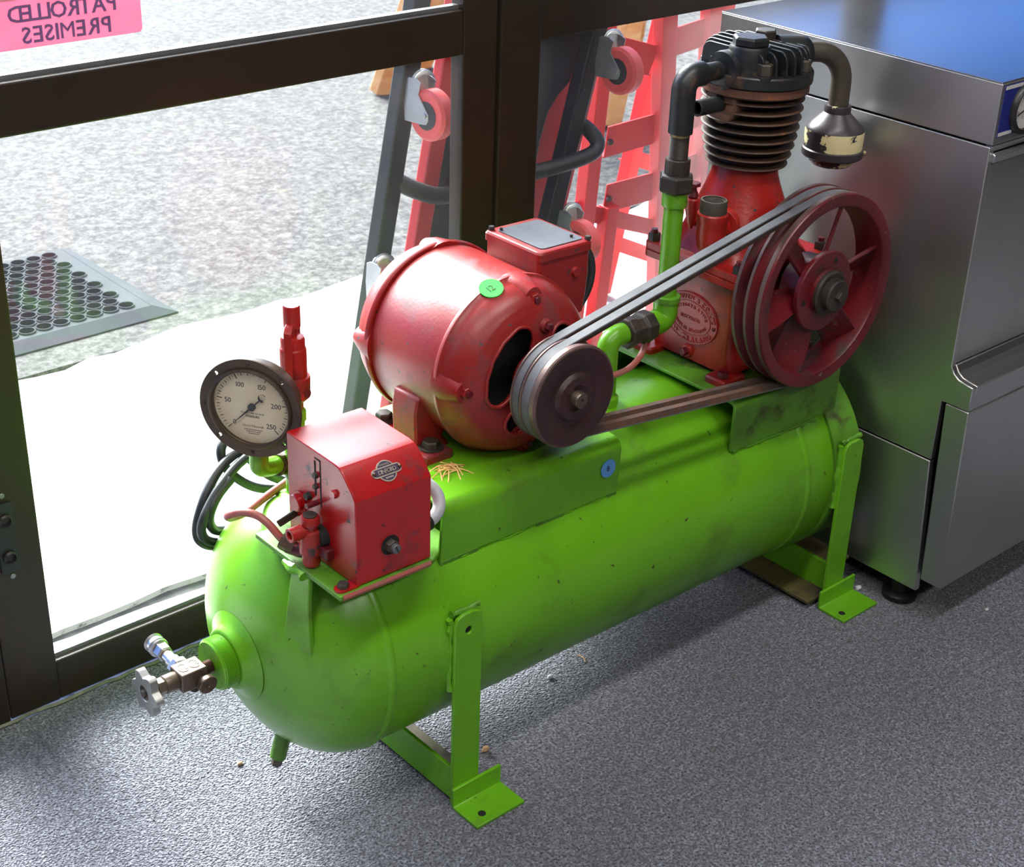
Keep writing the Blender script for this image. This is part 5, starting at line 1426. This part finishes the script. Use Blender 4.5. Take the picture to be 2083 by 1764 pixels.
# ---- rubber ring mat
MAT = thing('rubber_ring_mat', 'grey rubber entrance mat with rows of open rings on the asphalt', 'mat', (1.1, 1.46, -.03))
mx0, mx1, my0, my1 = .58, 1.552, 1.238, 1.690
outer = [(mx0, my0), (mx1, my0), (mx1, my1), (mx0, my1)]
holes = []
nyy, nxx = 11, 24
for j in range(nyy):
    for i in range(nxx):
        x = mx0 + .035 + i * .0405 + (.0202 if j % 2 else 0); y = my0 + .032 + j * .0388
        if x > mx1 - .026: continue
        holes.append(circle(x, y, .0165, 12)[::-1])
MB().plate([outer] + holes, (0, 0, -.0295), F_XY, 0, .014).build('ring_panel', 'rubber_mat', MAT, smooth=30)
rg = MB()
for L_ in holes:
    cx_ = sum(p[0] for p in L_) / 12; cy_ = sum(p[1] for p in L_) / 12
    rg.ring([(.0168, 0), (.0200, 0), (.0195, .0035), (.0173, .0035)], (cx_, cy_, -.0157), UZ, 12)
o = rg.build('ring_lips', 'rubber_mat', MAT, smooth=40); o['kind'] = 'stuff'
for nm, pts in (('border', [(mx0, my0 - .045), (mx1 + .045, my0 - .045), (mx1, my0), (mx0, my0)]), ('border', [(mx1 + .045, my0 - .045), (mx1 + .030, my1 + .020), (mx1, my1), (mx1, my0)])):
    b_ = MB()
    n4 = [V((pts[0][0], pts[0][1], -.0270)), V((pts[1][0], pts[1][1], -.0270)), V((pts[2][0], pts[2][1], -.0145)), V((pts[3][0], pts[3][1], -.0145))]
    lo4 = [V((p[0], p[1], -.0298)) for p in pts]
    b_.add(n4 + lo4, [(0, 1, 2, 3), (7, 6, 5, 4), (0, 4, 5, 1), (1, 5, 6, 2), (2, 6, 7, 3), (3, 7, 4, 0)])
    b_.build(nm, 'rubber_mat', MAT, smooth=0, bev=.001)

# ================================================================== small things
def TS(x, y, z): return V((x, y, z - SHEAR * (x - 1.32)))
ST = thing('straw_tuft', 'small tuft of loose straw lying on the green motor saddle', 'straw', TS(1.082, -.418, .434))
for i in range(15):
    a = random.uniform(0, PI); L_ = random.uniform(.018, .042); c = V((1.082 + random.uniform(-.012, .016), -.420 + random.uniform(-.010, .008), .4352))
    d_ = V((math.cos(a), math.sin(a), 0)) * L_ / 2
    pth = [c - d_, c + V((random.uniform(-.004, .004), random.uniform(-.004, .004), random.uniform(.002, .008))), c + d_ + UZ * random.uniform(0, .006)]
    MB().tube(pth, .0008, 5, smooth=4).build('straw_blade', 'straw', ST, shear=True)

def chip(name, label, cat, x, y, s, mat, seed):
    r = random.Random(seed); mb = MB()
    secs = []
    for z, k2 in ((0, .8), (.35, 1.0), (.75, .8), (1.0, .4)):
        secs.append([V((x + s * k2 * math.cos(a) * r.uniform(.7, 1.2), y + s * k2 * .7 * math.sin(a) * r.uniform(.7, 1.2), .0005 + s * z * .9)) for a in [2 * PI * i / 7 for i in range(7)]])
    o = mb.loft(secs).build(name, mat, None, smooth=20); tag(o, label, cat); return o
chip('wood_chip', 'tan wood chip on the carpet behind the near leg', 'chip', 1.119, -.470, .0075, 'chip_tan', 1)
chip('shell_fragment', 'orange and white crumb on the carpet left of the drain plug', 'crumb', .837, -.280, .0050, 'chip_tan', 2)
chip('paper_scrap', 'white paper scrap on the carpet under the middle of the tank', 'scrap', 1.303, -.403, .0055, 'chip_white', 3)
chip('paper_scrap', 'white scrap on the carpet beside the far foot', 'scrap', 1.868, -.545, .0075, 'chip_white', 4)
chip('paper_scrap', 'tiny pale scrap on the carpet in front of the dishwasher', 'scrap', 1.985, -.716, .0040, 'chip_white', 6)
tag(MB().tube([(1.372, -.408, .0015), (1.376, -.398, .003), (1.374, -.386, .0015)], .0007, 5, smooth=4).build('loose_straw', 'straw', None), 'single pale straw on the carpet beyond the tank', 'straw')
